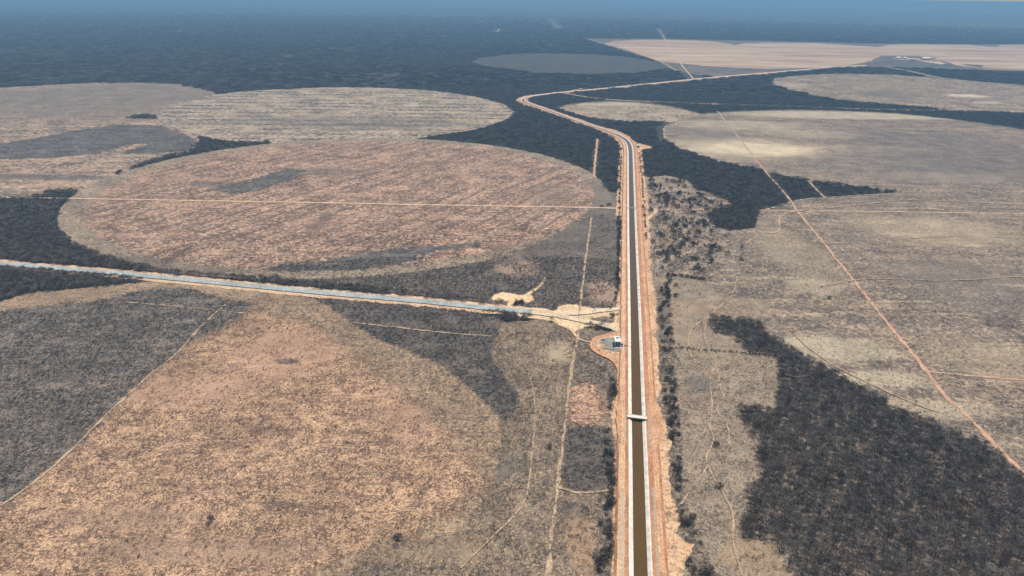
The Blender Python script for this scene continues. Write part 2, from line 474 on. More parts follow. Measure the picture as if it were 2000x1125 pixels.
M['bank'] = ground_mat('canal_bank_soil', (0.42, 0.205, 0.115), (0.36, 0.17, 0.092), (0.31, 0.145, 0.08), 1.2, 0.3, broad=25, streaks=[(90, 30, 0.5, 0.5, 0.66, (0.50, 0.28, 0.165), 0.4)])
M['bank_road'] = ground_mat('bank_road', (0.50, 0.285, 0.165), (0.43, 0.225, 0.125), (0.38, 0.195, 0.11), 1.5, 0.2, broad=35, streaks=[(89, 60, 0.55, 0.52, 0.66, (0.60, 0.385, 0.25), 0.6)])
M['pale_road'] = ground_mat('pale_road', (0.56, 0.375, 0.235), (0.49, 0.305, 0.185), (0.43, 0.26, 0.155), 1.5, 0.2, broad=35, streaks=[(89, 60, 0.5, 0.52, 0.66, (0.63, 0.49, 0.34), 0.6)])
M['asphalt'] = ground_mat('worn_asphalt', (0.285, 0.325, 0.33), (0.315, 0.35, 0.35), (0.265, 0.30, 0.305), 2.0, 0.3, broad=40)
M['gravel'] = ground_mat('pale_gravel', (0.58, 0.47, 0.34), (0.52, 0.42, 0.30), (0.46, 0.36, 0.26), 1.2, 0.4, broad=20)
M['yard'] = ground_mat('gravel_yard', (0.25, 0.245, 0.205), (0.20, 0.195, 0.165), (0.13, 0.12, 0.105), 0.8, 0.35, broad=8)
M['lining'] = ground_mat('concrete_lining', (0.66, 0.625, 0.56), (0.59, 0.555, 0.50), (0.52, 0.485, 0.43), 0.5, 0.2, broad=9)
M['concrete'] = plain_mat('grey_concrete', (0.48, 0.455, 0.41), (0.58, 0.55, 0.5), 0.8)
M['shaded_concrete'] = plain_mat('shade_painted_concrete', (0.12, 0.112, 0.10), (0.17, 0.16, 0.145), 0.8)  # concrete darkened so the bridge beams carry painted-in shade
M['deck'] = plain_mat('deck_concrete', (0.62, 0.56, 0.48), (0.70, 0.63, 0.55), 0.7)
M['white'] = plain_mat('white_render', (0.78, 0.77, 0.74), (0.7, 0.69, 0.66), 0.6)
M['dark_metal'] = plain_mat('dark_steel', (0.03, 0.03, 0.032), (0.045, 0.045, 0.046), 0.4, 0.5, 0.5)
M['glass'] = plain_mat('dark_glass', (0.02, 0.025, 0.03), (0.03, 0.035, 0.04), 1.0, 0.1, 0.5)
M['roof_sheet'] = plain_mat('white_roof_sheet', (0.74, 0.73, 0.70), (0.64, 0.63, 0.61), 3.0, 0.5, 0.4)
M['yellow'] = plain_mat('machine_yellow', (0.55, 0.34, 0.06), (0.48, 0.30, 0.07), 0.5, 0.4, 0.5)
M['rubber'] = plain_mat('tyre_rubber', (0.02, 0.02, 0.02), (0.03, 0.03, 0.03), 0.3, 0.9, 0.2)
M['timber'] = plain_mat('pole_timber', (0.16, 0.12, 0.09), (0.2, 0.16, 0.12), 0.3)
M['bark'] = plain_mat('grey_bark', (0.085, 0.075, 0.067), (0.11, 0.10, 0.09), 0.3, 1.0, 0.1, 0.5)
M['twig'] = plain_mat('leafless_twigs', (0.122, 0.110, 0.099), (0.25, 0.222, 0.195), 0.9, 1.0, 0.1, 0.9)
M['twig_brown'] = plain_mat('dry_brown_twigs', (0.085, 0.062, 0.05), (0.15, 0.108, 0.085), 0.9, 1.0, 0.1, 0.7)
M['leaf_dark'] = plain_mat('dusty_dark_leaves', (0.05, 0.047, 0.043), (0.085, 0.079, 0.07), 0.8, 1.0, 0.1, 0.5)
M['leaf_green'] = plain_mat('green_leaves', (0.05, 0.075, 0.022), (0.075, 0.10, 0.03), 0.8, 1.0, 0.1, 0.4)
M['straw'] = plain_mat('straw_tufts', (0.22, 0.16, 0.11), (0.34, 0.25, 0.165), 0.8, 1.0, 0.1, 0.5)
M['stone'] = plain_mat('rubble_stone', (0.46, 0.38, 0.27), (0.60, 0.51, 0.38), 0.8, 1.0, 0.1, 0.4)

wt = NT('canal_water', 0.12)
wt.bsdf.inputs['Specular IOR Level'].default_value = 0.3
wt.put(wt.bsdf.inputs['Base Color'], wt.mix(wt.noise(14.0, 3.0), (0.085, 0.046, 0.010), (0.105, 0.058, 0.015)))
bmp = wt.n('ShaderNodeBump')
bmp.inputs['Strength'].default_value = 0.06
bmp.inputs['Distance'].default_value = 0.1
wt.l(wt.noise(1.2, 3.0), bmp.inputs['Height'])
wt.l(bmp.outputs[0], wt.bsdf.inputs['Normal'])
M['water'] = wt.m


def broken(mat, size, lo, hi):
    """worn line: gaps where plants have closed over it"""
    nt = mat.node_tree
    N, L = nt.nodes.new, nt.links.new
    out = [n for n in nt.nodes if n.type == 'OUTPUT_MATERIAL'][0]
    bs = [n for n in nt.nodes if n.type == 'BSDF_PRINCIPLED'][0]
    ps, nz, mr, tr_, mx = N('ShaderNodeNewGeometry'), N('ShaderNodeTexNoise'), N('ShaderNodeMapRange'), N('ShaderNodeBsdfTransparent'), N('ShaderNodeMixShader')
    L(ps.outputs['Position'], nz.inputs['Vector'])
    nz.inputs['Scale'].default_value = 1.0 / size
    nz.inputs['Detail'].default_value = 6.0
    nz.inputs['Roughness'].default_value = 0.72
    L(nz.outputs['Fac'], mr.inputs[0])
    mr.inputs[1].default_value, mr.inputs[2].default_value = lo, hi
    L(mr.outputs[0], mx.inputs[0])
    L(tr_.outputs[0], mx.inputs[1])
    L(bs.outputs[0], mx.inputs[2])
    L(mx.outputs[0], out.inputs[0])


M['rut'] = ground_mat('wheel_rut', (0.60, 0.405, 0.265), (0.52, 0.33, 0.205), (0.44, 0.26, 0.155), 1.5, 0.3, broad=20)
broken(M['faint_track'], 6.0, 0.34, 0.46)
broken(M['pale_rim'], 12.0, 0.42, 0.54)
broken(M['red_track'], 6.0, 0.30, 0.42)
broken(M['rut'], 9.0, 0.40, 0.52)

# ------------------------------------------------------------------ object helpers
def mesh_obj(name, verts, faces, mats, parent=None, mi=None):
    me = bpy.data.meshes.new(name)
    me.from_pydata([tuple(v) for v in verts], [], [tuple(int(k) for k in f) for f in faces])
    for mm in (mats if isinstance(mats, (list, tuple)) else [mats]):
        me.materials.append(mm)
    if mi is not None:
        me.polygons.foreach_set('material_index', mi)
    me.update()
    o = bpy.data.objects.new(name, me)
    C.objects.link(o)
    if parent:
        o.parent = parent
    return o


def tag(o, label, cat, group=None, kind=None):
    o['label'] = label
    o['category'] = cat
    if group:
        o['group'] = group
    if kind:
        o['kind'] = kind
    return o


def empty(name, loc, rz=0.0):
    o = bpy.data.objects.new(name, None)
    C.objects.link(o)
    o.location = loc
    o.rotation_euler = (0, 0, rz)
    o.empty_display_size = 0.5
    return o


def sheet(name, poly, z, mat, label, cat):
    tris = tessellate_polygon([[Vector((p[0], p[1], 0)) for p in poly]])
    a = poly
    fs = []
    for f in tris:
        p, q, r = a[f[0]], a[f[1]], a[f[2]]
        cr = (q[0] - p[0]) * (r[1] - p[1]) - (q[1] - p[1]) * (r[0] - p[0])
        if abs(cr) < 1e-9:
            continue
        fs.append(f if cr > 0 else (f[0], f[2], f[1]))
    o = mesh_obj(name, [(p[0], p[1], z) for p in poly], fs, mat)
    return tag(o, label, cat, kind='structure')


# ------------------------------------------------------------------ the ground
a = np.linspace(0, 2 * math.pi, 240, endpoint=False)
RG = 60000.0
g = mesh_obj('ground', [(RG * math.cos(t), RG * math.sin(t), -0.6) for t in a] + [(0, 0, -0.6)], [(i, (i + 1) % 240, 240) for i in range(240)], M['ground'])
tag(g, 'dark leafless thorn wood covering the plain out to the horizon', 'ground', kind='structure')

REG = []          # (class, world polygon) in stacking order; the last that holds a point wins
ZL = [-0.5]


def seg_dist(P, poly):
    best = np.full(len(P), 1e9)
    q = np.roll(poly, -1, axis=0)
    for a_, b_ in zip(poly, q):
        d = b_ - a_
        L2 = d @ d
        if L2 < 1e-9:
            continue
        t_ = np.clip(((P - a_) @ d) / L2, 0, 1)
        w = P - a_ - t_[:, None] * d
        best = np.minimum(best, (w ** 2).sum(1))
    return np.sqrt(best)


FM = {}


def soft_region(name, cls, poly, mat, label, cat, amp, bounds=None):
    """ground sheet whose rim breaks up into mottled patches"""
    poly = np.asarray(poly, float)
    lo_, hi_ = poly.min(0) - amp * 1.6, poly.max(0) + amp * 1.6
    st = max(2.6, amp * 0.55)
    xs, ys = np.arange(lo_[0], hi_[0] + st, st), np.arange(lo_[1], hi_[1] + st, st)
    if len(xs) * len(ys) > 60000:
        f = math.sqrt(len(xs) * len(ys) / 60000)
        xs, ys = np.arange(lo_[0], hi_[0] + st * f, st * f), np.arange(lo_[1], hi_[1] + st * f, st * f)
    gx, gy = np.meshgrid(xs, ys)
    P_ = np.c_[gx.ravel(), gy.ravel()]
    sd = seg_dist(P_, poly) * np.where(inside(poly, P_), 1.0, -1.0)
    keep_ = (sd > -amp * 1.5).reshape(gx.shape)
    nx = len(xs)
    cell = keep_[:-1, :-1] | keep_[1:, :-1] | keep_[:-1, 1:] | keep_[1:, 1:]
    jj, ii = np.nonzero(cell)
    b = jj * nx + ii
    F = np.c_[b, b + 1, b + nx + 1, b + nx]
    used, inv = np.unique(F, return_inverse=True)
    F = inv.reshape(F.shape)
    ZL[0] += 0.012
    me = bpy.data.meshes.new(name)
    V = np.c_[P_[used], np.full(len(used), ZL[0])]
    me.from_pydata(V.tolist(), [], F.tolist())
    at = me.attributes.new('sd', 'FLOAT', 'POINT')
    at.data.foreach_set('value', np.clip(sd[used], -2 * amp, 4 * amp).astype(np.float32))
    if (mat, amp) not in FM:
        FM[(mat, amp)] = feathered(M[mat], amp)
    me.materials.append(FM[(mat, amp)])
    o = bpy.data.objects.new(name, me)
    C.objects.link(o)
    REG.append((cls, ragged(poly, amp * 0.35)))
    return tag(o, label, cat, kind='structure')


def region(name, cls, poly, mat, label, cat, rag=1.5, step=None, add=True):
    poly = ragged(np.asarray(poly, float), rag, step) if rag is not None else np.asarray(poly, float)
    ZL[0] += 0.012
    o = sheet(name, poly, ZL[0], M[mat], label, cat)
    REG.append((cls, poly))
    return o


# --- far east
region('field', 'far', UP([(1145, 75), (1200, 75.3), (1300, 75.6), (1400, 78), (1500, 80), (1600, 82), (1713, 85), (1800, 85), (1900, 86.5), (2000, 86), (2400, 93), (2400, 146), (2000, 138), (1900, 136), (1800, 132), (1690, 131), (1650, 130), (1500, 143), (1437, 148), (1390, 151), (1320, 138), (1290, 121.5), (1258, 110), (1215, 95), (1180, 86)]), 'far_scrub',
       'grey scrub margin around the far pinkish ploughed circles', 'field', 3)
for px, lab in (([(1178.7, 85), (1197.6, 80), (1248, 77.3), (1300.6, 77.7), (1353, 78.8), (1395, 81), (1420, 85), (1437, 88), (1450, 85), (1500, 83), (1597, 84), (1650, 87.5), (1713, 91.7), (1734, 87.5), (1790, 86), (1895, 87.5), (1944, 91.7), (1958, 87.5), (2000, 86.8), (2400, 94), (2400, 145), (2000, 136.4), (1912, 132.5), (1878, 129), (1834, 117), (1790, 109), (1721, 108.5), (1700, 119), (1660, 126.5), (1600, 131.5), (1545, 133.5), (1500, 134), (1426, 131), (1374, 128), (1290, 119.5), (1258, 109), (1225, 97)], 'pale pinkish ploughed field far beyond the canal bend'),):
    region('field', 'far', UP(px), 'far_pink', lab, 'field', 2)
region('field', 'far', UP([(1721, 110), (1750, 110.5), (1796, 113.5), (1828, 113), (1834, 119), (1878, 130), (1875, 133), (1740, 129), (1684, 128.5), (1708, 120), (1732, 116)]), 'farm',
       'dark orchard plot in front of the white farm sheds', 'field', 2)
region('yard', 'bare', UP([(1742, 112.2), (1765, 112.5), (1800, 114.5), (1830, 117), (1846, 124), (1838, 125.5), (1800, 119.5), (1790, 117.5), (1755, 116), (1746, 114.5)]), 'far_pink',
       'pale bare yard around the white farm sheds', 'yard', 1.0)
region('field', 'far', UP([(1920, 127), (1880, 124.5), (1872, 124), (1890, 128), (1916, 132)]), 'farm', 'small dark wood lot beside the farm orchard', 'field', 1.5)
region('field', 'regrow', UP([(916, 121), (947, 112), (1000, 105.7), (1070, 104), (1157, 106), (1227, 111), (1280, 121), (1311, 132), (1287, 138), (1245, 143.5), (1157, 146), (1052, 143.5), (982, 135), (930, 127)]), 'regrowth',
       'old circular field grown over with low grey scrub', 'field', 2)
region('field', 'ne', UP([(1503, 164.5), (1513, 152), (1562, 147), (1615, 144), (1685, 144), (1755, 146), (1825, 152), (1895, 159), (2000, 168), (2350, 195), (2350, 240), (2000, 219), (1965, 217), (1842, 213.5), (1755, 206.5), (1667, 199.5), (1615, 192.5), (1562, 180), (1524, 171.5)]), 'ne_pivot',
       'brownish circular field with a pale bare scar beyond the wood belt', 'field', 2.5)
region('field', 'small', UP([(1093, 213.5), (1105, 206.5), (1140, 201), (1192, 198), (1245, 200), (1297, 206.5), (1332, 213.5), (1370, 224), (1340, 240), (1308, 238), (1260, 239), (1210, 238), (1150, 231), (1122, 224)]), 'small_pivot',
       'small pale half circle field inside the canal bend', 'field', 2)
# --- far west
region('field', 'farleft', UP([(-500, 204), (-100, 177), (0, 171), (100, 165), (190, 161.5), (280, 161), (350, 164), (410, 176), (425, 184), (380, 193), (345, 203), (318, 217), (306, 230), (340, 248), (390, 264), (390, 276), (372, 297), (300, 312), (240, 335), (200, 352), (165, 374), (120, 372), (60, 383), (0, 386), (-500, 379)]), 'far_left',
       'pinkish and grey striped stubble field at the edge of the wood', 'field', 2.5)
M['regrown_patch'] = ground_mat('regrown_patch', (0.085, 0.079, 0.074), (0.115, 0.10, 0.09), (0.05, 0.048, 0.047), 4.0, 0.6, speck2=(0.15, 0.125, 0.108), streaks=[(3, 90, 6, 0.52, 0.64, (0.20, 0.165, 0.14), 0.55)], broad=60, lines=(4, 30, (0.19, 0.155, 0.13), 0.55))
soft_region('field', 'scrub', UP([(-500, 285), (0, 281), (87, 266), (147, 255.5), (192, 247), (245, 244), (315, 245), (350, 255.5), (367, 266), (385, 276), (367, 294), (315, 297.5), (238, 301), (252, 292), (297, 280), (266, 280), (196, 297), (105, 308), (0, 310), (-500, 314)]), 'regrown_patch', 'dark lens of regrowth in the pinkish striped field', 'field', 14)
region('field', 'wood', UP([(240, 231), (270, 226), (308, 222), (306, 231), (275, 231)]), 'ground', 'tiny dark wood wedge between the striped field and the terraced circle', 'wood', 1.5)
C2 = fit_circle([(306, 227), (315, 217), (350, 201), (420, 184), (525, 175), (630, 170.5), (720, 170), (825, 175), (930, 189), (986, 203), (1003, 217), (986, 233), (930, 252), (860, 262)])
region('field', 'c2', UP([(306, 227), (315, 217), (350, 201), (420, 184), (470, 178.5), (525, 175), (630, 170.5), (720, 170), (825, 175), (880, 181), (930, 189), (986, 203), (1003, 217), (986, 233), (930, 252), (860, 262.5), (815, 270), (760, 290), (560, 290), (525, 277), (450, 277), (400, 268), (345, 252), (315, 237)]), 'mid_left',
       'greyish buff circular field with dark wavy terrace lines', 'field', 1.5)
# --- the large pivot circle west of the canal
C3o = fit_circle([(1206, 374), (1157, 346), (1070, 308), (982, 287), (895, 275), (814, 269.5), (129, 393), (114, 431), (126, 452), (206, 501), (262, 522)])
C3i = fit_circle([(166, 428), (182, 449), (224, 470), (259, 489), (290.5, 500), (336, 508.5), (402, 517), (455, 521), (702, 529), (807, 519), (895, 501.5), (982, 487), (1070, 456), (1122, 435), (1140, 353), (1105, 332), (1052, 308), (930, 289), (860, 276)])
soft_region('field', 'scrub', UP([(262, 524), (500, 544), (700, 562), (900, 585), (1060, 605), (1130, 612), (1214, 610), (1216, 500), (1216, 430), (1210, 374), (1140, 380), (1080, 440), (950, 490), (700, 520), (450, 510)]), 'scrub_mid',
       'dark scorched scrub between the pinkish circle and the paved road', 'field', 8)
region('field', 'ring', circle_poly(C3o), 'ring', 'brownish grey ring around the pinkish circular field', 'field', 0.8)
soft_region('field', 'scrub', UP([(690, 559), (820, 548), (960, 512), (1080, 462), (1135, 425), (1165, 405), (1218, 412), (1216, 500), (1214, 605), (1130, 610), (1060, 604), (900, 583)]), 'scrub_mid',
       'charcoal grey scrub in the corner of paved road and canal', 'field', 14)
region('field', 'pivot', circle_poly(C3i), 'pivot', 'large pinkish circular stubble field cut by a straight dirt road', 'field', 0.9)
soft_region('field', 'scrub', UP([(402, 371), (440, 362), (472, 357), (525, 339.5), (567, 329), (595, 331), (575, 343), (600, 341), (560, 353), (507, 371), (455, 377)]), 'regrown_patch', 'dark slanting regrowth patch in the upper pinkish circle', 'field', 12)
soft_region('field', 'scrub', UP([(520, 526), (560, 512), (650, 507), (700, 495), (760, 487), (830, 480), (925, 475), (930, 481), (860, 487), (850, 493), (800, 500), (835, 504), (760, 519), (700, 527), (640, 526), (580, 529)]), 'regrown_patch', 'dark ragged regrowth patch at the lower rim of the pinkish circle', 'field', 10)
# --- south west
region('field', 'grazeL', UP([(955, 640), (978, 628), (1060, 624), (1120, 640), (1160, 640), (1215, 650), (1216, 760), (1216, 900), (1214, 1125), (1210, 1420), (200, 1420), (500, 1150), (800, 900), (900, 780)]), 'graze_left',
       'grazed brownish grey scrub between the tan circle and the canal', 'field', 2)
F4 = fit_circle([(620, 584), (665, 612), (700, 640), (750, 667), (800, 685), (847, 705), (892, 732), (922, 760), (960, 797), (982, 822), (0, 589), (52, 571), (140, 564), (210, 557), (287, 549)])
f4 = circle_poly(F4)
keep = UP([(-900, 560), (0, 540), (300, 540), (640, 575), (800, 660), (1000, 790), (985, 826), (900, 1000), (640, 1110), (480, 1420), (-1500, 1420)])
soft_region('field', 'wedge', UP([(600, 575), (640, 572), (760, 590), (900, 605), (978, 618), (976, 640), (966, 668), (960, 700), (985, 738), (1010, 765), (1008, 800), (984, 825), (940, 800), (860, 730), (760, 690), (680, 640)]), 'wedge',
       'dark scrub wedge between the paved road and the tan circle', 'field', 3)
soft_region('field', 'tanring', UP([(-900, 660), (-300, 625), (0, 589), (52, 572), (140, 564), (210, 557), (287, 549), (420, 555), (540, 565), (620, 584), (665, 612), (700, 640), (750, 667), (800, 685), (847, 705), (892, 732), (922, 760), (960, 797), (982, 822), (975, 850), (985, 880), (960, 960), (900, 1030), (780, 1075), (640, 1125), (480, 1420), (-900, 1420)]), 'tan_ring',
       'buff rim of the big tan circular field', 'field', 4)
soft_region('field', 'tan', UP([(520, 610), (560, 620), (610, 640), (690, 690), (760, 745), (820, 790), (880, 850), (935, 910), (945, 950), (900, 1000), (780, 1050), (690, 1085), (600, 1125), (400, 1420), (-900, 1420), (-300, 1130), (0, 980), (140, 870), (290, 730), (430, 640), (490, 600)]), 'tan',
       'bare sandy tan field speckled with small dark plants', 'field', 16)
soft_region('field', 'darkhalf', UP([(497, 597), (440, 582), (380, 566), (330, 563), (270, 570), (200, 585), (100, 596), (0, 608), (-900, 690), (-900, 1330), (-200, 1085), (0, 985), (60, 945), (140, 875), (215, 800), (290, 730), (345, 690), (380, 662), (430, 640)]), 'dark_half',
       'charcoal grey regrowth half of the big circular field', 'field', 9)
# --- east of the canal
region('field', 'right', UP([(1295, 262), (1298, 248), (1330, 233), (1370, 224), (1420, 219), (1500, 216), (1560, 215), (1650, 217), (1750, 222), (1850, 232), (1950, 246), (2000, 254), (2500, 330), (3200, 800), (3200, 1420), (1255, 1420), (1255, 900), (1255, 600), (1250, 400), (1256, 330), (1290, 338), (1340, 330), (1300, 276)]), 'right',
       'broad greyish buff pasture with pale streaks beyond the thorn wood', 'field', 1.5)
soft_region('field', 'savanna', UP([(1255, 335), (1300, 342), (1340, 352), (1365, 374), (1400, 387), (1440, 400), (1420, 450), (1430, 470), (1412, 500), (1395, 545), (1375, 548), (1300, 538), (1262, 545), (1258, 440)]), 'savanna',
       'thin grey savanna dotted with dark shrubs beside the canal', 'field', 9)
soft_region('field', 'grazeR', UP([(1258, 540), (1300, 538), (1376, 548), (1420, 580), (1390, 615), (1400, 650), (1440, 660), (1470, 694), (1530, 700), (1530, 1000), (1560, 1125), (1640, 1420), (1255, 1420), (1255, 900)]), 'graze_right',
       'grazed grey strip with branching cattle paths beside the canal', 'field', 8)
region('field', 'wood', UP([(1258, 297), (1300, 275), (1308, 280), (1321, 290.5), (1359, 301), (1398, 315), (1440, 325.5), (1485, 331), (1524, 345), (1562, 350), (1597, 357), (1650, 362), (1720, 373), (1762, 375), (1685, 380), (1615, 385), (1562, 390), (1510, 408), (1482, 412), (1476, 425), (1478, 445), (1425, 449), (1400, 442), (1385, 425), (1395, 410), (1440, 400), (1405, 383), (1365, 372), (1340, 350), (1300, 342), (1262, 345)]), 'ground',
       'floor of the dark wood wedge between savanna and pale pasture', 'wood', 3)
W1 = [(1386, 624), (1401, 620), (1440, 626), (1485, 634), (1496, 652), (1545, 685), (1604, 715), (1650, 743), (1702, 773), (1755, 804), (1807, 824), (1860, 846), (1930, 878), (1965, 892), (1996, 923), (2120, 1000), (2400, 1180), (2700, 1420), (1650, 1420), (1552, 1125), (1538, 1099), (1513, 1067), (1510, 1051), (1464, 1049), (1454, 1028), (1466, 983), (1461, 955), (1496, 920), (1471, 892), (1492, 860), (1464, 850), (1454, 832), (1443, 803), (1482, 799), (1510, 804), (1519, 790), (1520, 731), (1520, 696), (1464, 690), (1450, 676), (1436, 654), (1401, 648), (1387, 631)]
region('field', 'wood', UP(W1), 'wood_floor', 'litter floor of the thorn wood east of the grazed strip', 'wood', 2.0)

soft_region('field', 'wedge', UP([(1112, 838), (1150, 832), (1195, 836), (1197, 900), (1190, 940), (1165, 945), (1145, 962), (1100, 948), (1104, 890)]), 'wedge', 'dark scrub block between fence path and western canal bank', 'field', 3)
soft_region('field', 'belt', UP([(1118, 690), (1160, 692), (1195, 712), (1204, 745), (1200, 775), (1185, 760), (1160, 748), (1120, 756)]), 'belt', 'dark scrub patch below the loop road', 'field', 4)
soft_region('field', 'belt', UP([(1168, 965), (1198, 960), (1196, 1125), (1190, 1300), (1160, 1300), (1162, 1125), (1172, 1040)]), 'belt', 'dark scrub belt lining the lower western verge', 'field', 3)
soft_region('field', 'belt', UP([(1283, 560), (1306, 560), (1310, 640), (1316, 700), (1322, 780), (1330, 860), (1335, 960), (1345, 1000), (1365, 1050), (1400, 1125), (1450, 1300), (1350, 1300), (1345, 1080), (1322, 1000), (1312, 940), (1308, 870), (1300, 800), (1290, 740), (1287, 640)]), 'belt', 'dark scrub belt lining the eastern canal verge', 'field', 4)
soft_region('field', 'bare', UP([(1118, 760), (1140, 746), (1165, 752), (1172, 775), (1178, 822), (1150, 832), (1116, 822)]), 'pink_soil', 'bare pinkish soil patch beside the fence path', 'field', 6)
# --- clearings and verges
region('verge', 'bare', strip_poly([(-500, 468), (-100, 505), (0, 514.8), (245, 535.5), (455, 555.5), (650, 574), (825, 589), (965, 603.5), (1045, 610), (1090, 617)], 20.0, 0.3), 'sandy_track', 'sandy verge of the paved road', 'verge', 0.6)
soft_region('clearing', 'bare', UP([(1040, 610), (1085, 607), (1090, 599), (1106, 594), (1127, 595), (1157, 601), (1195, 604), (1216, 600), (1222, 635), (1222, 660), (1201, 660), (1196, 652), (1206, 646), (1180, 639), (1150, 636), (1133, 644), (1120, 649), (1105, 640), (1090, 633), (1079, 627), (1052, 623), (1000, 616), (1000, 610)]), 'sand',
       'pale sand clearing where the paved road meets the canal track', 'clearing', 2.5)
soft_region('field', 'scrub', UP([(1150, 622), (1183, 617), (1201, 622), (1200, 629), (1186, 631), (1163, 628)]), 'graze_left', 'small scrub island in the sandy road junction', 'field', 2)
soft_region('clearing', 'bare', UP([(959, 582), (965, 575), (982, 570.5), (1004, 573.5), (1021, 576.5), (1045, 563), (1058, 552.5), (1064, 540.5), (1065, 548), (1055, 561.5), (1036, 573.5), (1043, 581), (1042, 587), (1027, 593), (1021, 585.5), (1004, 590), (1000, 604), (989, 603), (991, 590), (982, 585.5), (968, 590)]), 'sand',
       'sandy spoil patch with a curved tail north of the paved road', 'clearing', 1.6)
region('verge', 'bare', UP([(1193, 1420), (1196, 1200), (1197, 1125), (1197, 1051), (1197, 999), (1201, 970), (1204, 947), (1200, 925), (1202, 900), (1205, 871), (1200, 861), (1195, 840), (1194, 803), (1202, 775), (1206, 761), (1205, 740), (1207, 715), (1205, 690), (1205, 650), (1206, 600), (1207, 572), (1210, 552), (1211, 530), (1210, 500), (1212, 470), (1213, 428), (1204, 422), (1202, 410), (1204, 395), (1205, 352), (1206, 330), (1207, 310), (1209, 288), (1206, 280), (1198, 273), (1188, 266), (1175, 260), (1160, 254), (1125, 239.5), (1096, 230), (1072, 223), (1048, 214), (1024, 207), (1010, 201), (1006, 198), (1008, 195), (1014, 191), (1024, 187.6), (1040, 185), (1064, 183), (1081, 180), (1108, 179), (1116, 175.6), (1128, 174.4), (1160, 173.6), (1290, 160), (1355, 153.5), (1437, 146), (1500, 141), (1650, 128), (1690, 127),
       (1690, 131), (1650, 131.5), (1500, 145), (1437, 150.5), (1355, 157.5), (1290, 164.5), (1160, 178), (1144, 179.5), (1104, 183), (1080, 185), (1048, 190), (1036, 192.4), (1032, 194.8), (1034, 199), (1045, 204.4), (1064, 210), (1080, 216.4), (1096, 220.4), (1120, 228), (1144, 237), (1175, 247), (1208, 255), (1230, 267), (1240, 276), (1255, 282), (1273, 286), (1277, 289), (1270, 292), (1254, 295), (1255, 300), (1258, 330), (1260, 351), (1264, 380), (1266, 398), (1268, 430), (1269, 461), (1272, 488), (1271, 524), (1276, 560), (1280, 590), (1284, 614), (1283, 655), (1287, 695), (1285, 742), (1291, 760), (1285, 785), (1294, 800), (1298, 820), (1305, 850), (1310, 872), (1306, 900), (1308, 930), (1312, 965), (1320, 975), (1322, 995), (1330, 1012), (1322, 1040), (1340, 1060), (1357, 1063), (1350, 1085), (1335, 1100), (1330, 1125), (1335, 1420)]),
       'verge', 'sandy orange verge along both sides of the canal', 'verge', 2.0)

